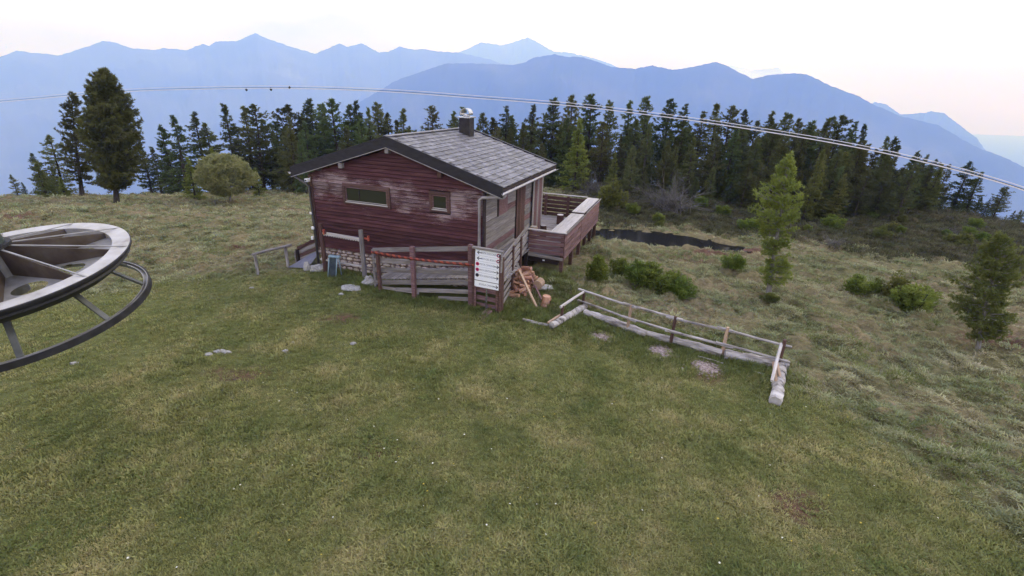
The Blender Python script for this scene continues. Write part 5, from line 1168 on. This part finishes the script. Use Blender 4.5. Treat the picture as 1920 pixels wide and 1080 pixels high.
# --- bushes
SH = [shrub(401, 0.72, 1.25, 10, 'bush_leaves', 1500), shrub(402, 0.85, 1.0, 12, 'bush_leaves', 1500, pointy=0.45), shrub(403, 0.8, 1.1, 9, 'dull_larch', 1300)]
def bush(px, py, ptop, proto, label, sxy=1.0, mat=None):
    g = ground_hit(px, py); h = at(px, ptop, math.hypot(g.x, g.y))[2]-g.z
    place('bush', proto, g, h, label, 'bush', None, sxy=sxy, parts=('stem', 'foliage'))
bush(1120, 520, 468, SH[0], 'pointed green bush nearest the terrace', 1.0)
bush(1158, 514, 476, SH[0], 'second bush from the terrace, in the green row', 1.1)
bush(1194, 526, 488, SH[1], 'small bush in the middle of the green row', 0.9)
bush(1226, 543, 492, SH[1], 'widest bush of the green row below the pond', 1.15)
bush(1268, 552, 513, SH[1], 'lowest bush, at the right end of the green row', 1.25)
bush(1372, 502, 474, SH[1], 'lone low bush between the pond and the lone larch', 1.1)
bush(1392, 504, 488, SH[2], 'tiny pale bush touching the lone low bush', 1.2)
bush(1608, 548, 514, SH[1], 'left bush of the clump in the right meadow', 1.1)
bush(1640, 548, 520, SH[0], 'dark slim bush in the middle of the meadow clump', 0.7)
bush(1668, 556, 506, SH[2], 'tall yellowish bush of the meadow clump', 1.0)
bush(1708, 578, 530, SH[1], 'large round bush at the right of the meadow clump', 1.3)
bush(1148, 385, 335, SH[2], 'pale bush at the foot of the wood behind the terrace', 1.0)
bush(1440, 562, 548, SH[2], 'low undergrowth at the foot of the lone larch', 2.2)
for i in range(34):
    px = R.uniform(1130, 1880); py = 372+R.uniform(8, 60)+max(0, px-1500)*0.12
    g = ground_hit(px, py); place('heath_shrub', R.choice(SH), g, R.uniform(0.35, 0.8), 'low dark shrub growing on the heath bank', 'bush', 'low shrubs on the heath bank', sxy=R.uniform(1.0, 1.6), parts=('stem', 'foliage'))
DB = [deadbush(501), deadbush(502, 1.0, 0.9, 45)]
def dead(px, py, ptop, proto, label, sxy=1.0):
    g = ground_hit(px, py); h = at(px, ptop, math.hypot(g.x, g.y))[2]-g.z
    place('dead_bush', proto, g, h, label, 'bush', None, sxy=sxy, parts=('branches', 'foliage'))
dead(1112, 362, 325, DB[0], 'bare grey thicket below the bright cone larch', 1.2); dead(1245, 385, 338, DB[0], 'tangle of bare silvery branches on the wooded bank', 1.0); dead(1265, 395, 345, DB[1], 'second bare bush right of the silvery tangle', 1.1)
dead(1780, 440, 425, DB[1], 'dry brush on the crest at the right', 1.5); dead(1560, 458, 442, DB[1], 'dry brush at the foot of the bank right of the lone larch', 1.6)

# ================================================================== grass, heath and flowers (uncountable)
def clump(name, n, h, r, w_, mat, seed, lean=0.5):
    rng = np.random.default_rng(seed); a = rng.uniform(0, 6.283, n); q = r*np.sqrt(rng.random(n)); P = np.column_stack([np.cos(a)*q, np.sin(a)*q, np.full(n, -0.01)])
    b2 = a+rng.normal(0, 0.7, n); le = rng.uniform(0.1, lean, n); hh = h*rng.uniform(0.55, 1.15, n)
    D = np.column_stack([np.cos(b2)*le, np.sin(b2)*le, np.ones(n)]); s = np.column_stack([-np.sin(b2), np.cos(b2), np.zeros(n)])*w_
    mid = P+D*hh[:, None]*0.55; tip = P+D*hh[:, None]+np.column_stack([np.cos(b2), np.sin(b2), np.full(n, -0.4)])*(hh*le*0.5)[:, None]
    V = np.empty((n*5, 3)); V[0::5] = P-s; V[1::5] = P+s; V[2::5] = mid+s*0.8; V[3::5] = mid-s*0.8; V[4::5] = tip
    i = np.arange(n)*5; F = np.vstack([np.column_stack([i, i+1, i+2]), np.column_stack([i, i+2, i+3]), np.column_stack([i+3, i+2, i+4])])
    o = bpy.data.objects.new(name, fast_mesh(name, V, F, mat)); return o      # source mesh only, not linked to the scene
def scatter(name, label, pts, scl, sources, cat='grass'):
    me = bpy.data.meshes.new(name); me.vertices.add(len(pts)); me.vertices.foreach_set('co', np.asarray(pts, np.float32).ravel())
    a = me.attributes.new('sc', 'FLOAT', 'POINT'); a.data.foreach_set('value', np.asarray(scl, np.float32))
    a = me.attributes.new('rot', 'FLOAT_VECTOR', 'POINT'); rv = np.zeros((len(pts), 3), np.float32); rv[:, 2] = NPR.uniform(0, 6.283, len(pts)); rv[:, :2] = NPR.normal(0, 0.12, (len(pts), 2)); a.data.foreach_set('vector', rv.ravel())
    a = me.attributes.new('idx', 'INT', 'POINT'); a.data.foreach_set('value', NPR.integers(0, len(sources), len(pts)).astype(np.int32))
    o = obj(name, me); tag(o, label, cat, kind='stuff')
    ng = bpy.data.node_groups.new(name, 'GeometryNodeTree'); ng.interface.new_socket('Geometry', in_out='INPUT', socket_type='NodeSocketGeometry'); ng.interface.new_socket('Geometry', in_out='OUTPUT', socket_type='NodeSocketGeometry')
    N = ng.nodes.new; gi = N('NodeGroupInput'); go = N('NodeGroupOutput'); ip = N('GeometryNodeInstanceOnPoints'); gg = N('GeometryNodeGeometryToInstance')
    for sob in reversed(sources):
        oi = N('GeometryNodeObjectInfo'); oi.inputs['Object'].default_value = sob; ng.links.new(oi.outputs['Geometry'], gg.inputs['Geometry'])
    def na(nm, ty): q = N('GeometryNodeInputNamedAttribute'); q.data_type = ty; q.inputs['Name'].default_value = nm; return q.outputs['Attribute']
    mp_ = N('GeometryNodeMeshToPoints'); ng.links.new(gi.outputs[0], mp_.inputs['Mesh']); ng.links.new(mp_.outputs[0], ip.inputs['Points']); ng.links.new(gg.outputs[0], ip.inputs['Instance'])
    ip.inputs['Pick Instance'].default_value = True; ng.links.new(na('idx', 'INT'), ip.inputs['Instance Index'])
    e2r = N('FunctionNodeEulerToRotation'); ng.links.new(na('rot', 'FLOAT_VECTOR'), e2r.inputs[0]); ng.links.new(e2r.outputs[0], ip.inputs['Rotation'])
    ng.links.new(na('sc', 'FLOAT'), ip.inputs['Scale']); ng.links.new(ip.outputs[0], go.inputs[0])
    md = o.modifiers.new('scatter', 'NODES'); md.node_group = ng; return o
ZG = Z.reshape(sh)
def bil(A, x, y):
    i = np.clip(np.searchsorted(gx, x)-1, 0, len(gx)-2); j = np.clip(np.searchsorted(gy, y)-1, 0, len(gy)-2)
    a = (x-gx[i])/(gx[i+1]-gx[i]); c = (y-gy[j])/(gy[j+1]-gy[j])
    return (A[j, i]*(1-a)+A[j, i+1]*a)*(1-c)+(A[j+1, i]*(1-a)+A[j+1, i+1]*a)*c
LW, BK, EA, STW = lawn.reshape(sh), bank_c.reshape(sh), earth.reshape(sh), straw.reshape(sh)
def in_house(x, y):
    c, s_ = math.cos(-YAW), math.sin(-YAW); dx, dy = x-ORG.x, y-ORG.y; u = dx*c-dy*s_; v = dx*s_+dy*c
    return ((u > -WD-0.03) & (u < 0.02) & (v > 0.0) & (v < LN)) | ((u > -3.3) & (u < 1.0) & (v > -1.2) & (v < 0.1)) | ((u > 0) & (u < 2.0) & (v > 2.5) & (v < 8.8)) | ((u > 0) & (u < 1.0) & (v > -1.2) & (v < 2.5))
def candidates(n, dmin, dmax):
    """points over the visible wedge of ground, thinning with distance"""
    a = NPR.uniform(-1.12, 1.12, n); d = dmin*(dmax/dmin)**NPR.random(n); x = d*np.sin(a); y = d*np.cos(a)
    dep = y*math.cos(PITCH)+6.2*math.sin(PITCH); hgt = -6.2*math.cos(PITCH)+y*math.sin(PITCH)      # a generous view wedge
    k_ = (np.abs(x) < dep*1.30+0.6) & (hgt > -dep*0.75-0.6); return x[k_], y[k_], d[k_]
def pond_ok(x, y): return poly_dist(POND, x, y) > 0.12
x, y, d = candidates(230000, 4.0, 30.0)
lw = bil(LW, x, y); keep = (NPR.random(len(x)) < lw*1.0) & ~in_house(x, y) & (NPR.random(len(x)) > bil(EA, x, y)*0.75)
x, y, d = x[keep], y[keep], d[keep]; den = 0.75+0.5*np.array([mnoise.noise((a*0.7, b_*0.7, 4.0)) for a, b_ in zip(x, y)])
LB = [clump('grass_blade_tuft', 12, 0.055, 0.075, 0.0085, 'lawn_blades', 600+i, 0.9) for i in range(4)]
scatter('lawn_grass', 'short mown grass of the lawn in front of the cabin', np.column_stack([x, y, bil(ZG, x, y)]), np.clip(den, 0.45, 1.6)*NPR.gamma(4.0, 0.25, len(x)).clip(0.35, 1.7), LB)
x, y, d = candidates(200000, 8.0, 48.0)
keep = (NPR.random(len(x)) < (1-bil(LW, x, y))*(1-bil(BK, x, y))) & ~in_house(x, y) & pond_ok(x, y) & (NPR.random(len(x)) > bil(EA, x, y)*0.8)
x, y, d = x[keep], y[keep], d[keep]; den = 0.8+0.9*np.array([mnoise.noise((a*0.9, b_*0.9, 8.0)) for a, b_ in zip(x, y)])
MBk = [clump('meadow_tuft', 14, 0.075, 0.10, 0.010, 'meadow_blades', 620+i, 1.3) for i in range(5)]
scatter('meadow_grass', 'straw coloured tussock grass of the meadow round the lawn', np.column_stack([x, y, bil(ZG, x, y)]), np.clip(den, 0.35, 1.7)*NPR.gamma(4.0, 0.25, len(x)).clip(0.35, 1.8)*(0.42+d/42), MBk)
x, y, d = candidates(60000, 9.0, 46.0)
tn = np.array([mnoise.noise((a*0.45, b_*0.45, 15.0))+0.6*mnoise.noise((a*1.3, b_*1.3, 25.0)) for a, b_ in zip(x, y)])
keep = (tn > 0.18) & (NPR.random(len(x)) < (1-bil(LW, x, y))*(1-bil(BK, x, y))*0.35) & ~in_house(x, y) & pond_ok(x, y); x, y, d = x[keep], y[keep], d[keep]
TSk = [clump('sedge_tuft', 22, 0.09, 0.15, 0.006, 'lush_blades', 680+i, 1.2) for i in range(4)]
scatter('sedge_tussocks', 'darker green tussocks dotted through the meadow', np.column_stack([x, y, bil(ZG, x, y)]), NPR.uniform(0.5, 1.5, len(x)), TSk)
x, y, d = candidates(60000, 26.0, 54.0)
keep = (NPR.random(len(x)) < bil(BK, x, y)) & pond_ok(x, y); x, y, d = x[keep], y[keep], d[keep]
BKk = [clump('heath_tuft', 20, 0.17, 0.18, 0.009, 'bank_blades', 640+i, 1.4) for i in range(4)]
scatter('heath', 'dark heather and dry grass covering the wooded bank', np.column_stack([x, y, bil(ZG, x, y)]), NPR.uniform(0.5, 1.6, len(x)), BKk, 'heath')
# lush fringe where nobody mows: round the cabin foot, the plot and the fence
fx_, fy_ = [], []
for (pa, pb, wdt, cnt_) in (((600, 512), (700, 540), 0.35, 500), ((705, 545), (890, 575), 0.30, 900), ((1000, 590), (1090, 600), 0.6, 900), ((1100, 610), (1450, 700), 0.55, 2600), ((1010, 520), (1080, 560), 0.6, 700), ((890, 580), (990, 590), 0.35, 500)):
    a = ground_hit(*pa); b_ = ground_hit(*pb); t_ = NPR.random(cnt_); fx_.append(a.x+(b_.x-a.x)*t_+NPR.normal(0, wdt, cnt_)); fy_.append(a.y+(b_.y-a.y)*t_+NPR.normal(0, wdt, cnt_))
x = np.concatenate(fx_); y = np.concatenate(fy_); keep = ~in_house(x, y)
for (px, py, rr_) in ((1130, 632, 0.38), (1238, 660, 0.38), (1322, 690, 0.40)): c = ground_hit(px, py); keep &= np.hypot(x-c.x, y-c.y) > rr_
x, y = x[keep], y[keep]
LU = [clump('tall_tuft', 14, 0.13, 0.09, 0.006, 'lush_blades', 660+i, 1.0) for i in range(4)]
scatter('tall_grass', 'longer lush grass along the cabin foot and round the fenced plot', np.column_stack([x, y, bil(ZG, x, y)]), NPR.uniform(0.5, 1.3, len(x)), LU)
x, y, d = candidates(60000, 4.5, 22.0)
tn = np.array([mnoise.noise((a*0.55, b_*0.55, 41.0))+0.7*mnoise.noise((a*1.9, b_*1.9, 12.0)) for a, b_ in zip(x, y)])
keep = (tn > 0.42) & (bil(LW, x, y) > 0.5) & ~in_house(x, y) & (NPR.random(len(x)) < 0.5); x, y = x[keep], y[keep]
WE = [clump('weed_rosette', 12, 0.045, 0.07, 0.011, 'lush_blades', 690+i, 1.8) for i in range(3)]
scatter('lawn_weeds', 'darker patches of clover and weeds in the lawn', np.column_stack([x, y, bil(ZG, x, y)]), NPR.uniform(0.6, 1.5, len(x)), WE)
def blossom(name, mat, seed):
    rng = np.random.default_rng(seed); V = []; F = []
    for k_ in range(6):
        a = k_*math.pi/3; V += [(0, 0, 0.06), (0.014*math.cos(a-0.4), 0.014*math.sin(a-0.4), 0.064), (0.026*math.cos(a), 0.026*math.sin(a), 0.062), (0.014*math.cos(a+0.4), 0.014*math.sin(a+0.4), 0.064)]; F.append((k_*4, k_*4+1, k_*4+2, k_*4+3))
    return bpy.data.objects.new(name, fast_mesh(name, np.array(V), np.array(F), mat))
for nm, mat_, n_, lb in (('daisies', 'flower', 75, 'scattered small white flowers in the lawn'), ('buttercups', 'flower_yellow', 60, 'sparse small yellow flowers in the lawn')):
    x, y, d = candidates(n_*2, 5.0, 17.0); keep = (bil(LW, x, y) > 0.6) & ~in_house(x, y) & (x > -6); x, y = x[keep], y[keep]
    scatter(nm, lb, np.column_stack([x, y, bil(ZG, x, y)]), NPR.uniform(0.35, 0.8, len(x)), [blossom(nm[:-1], mat_, 3)], 'flowers')
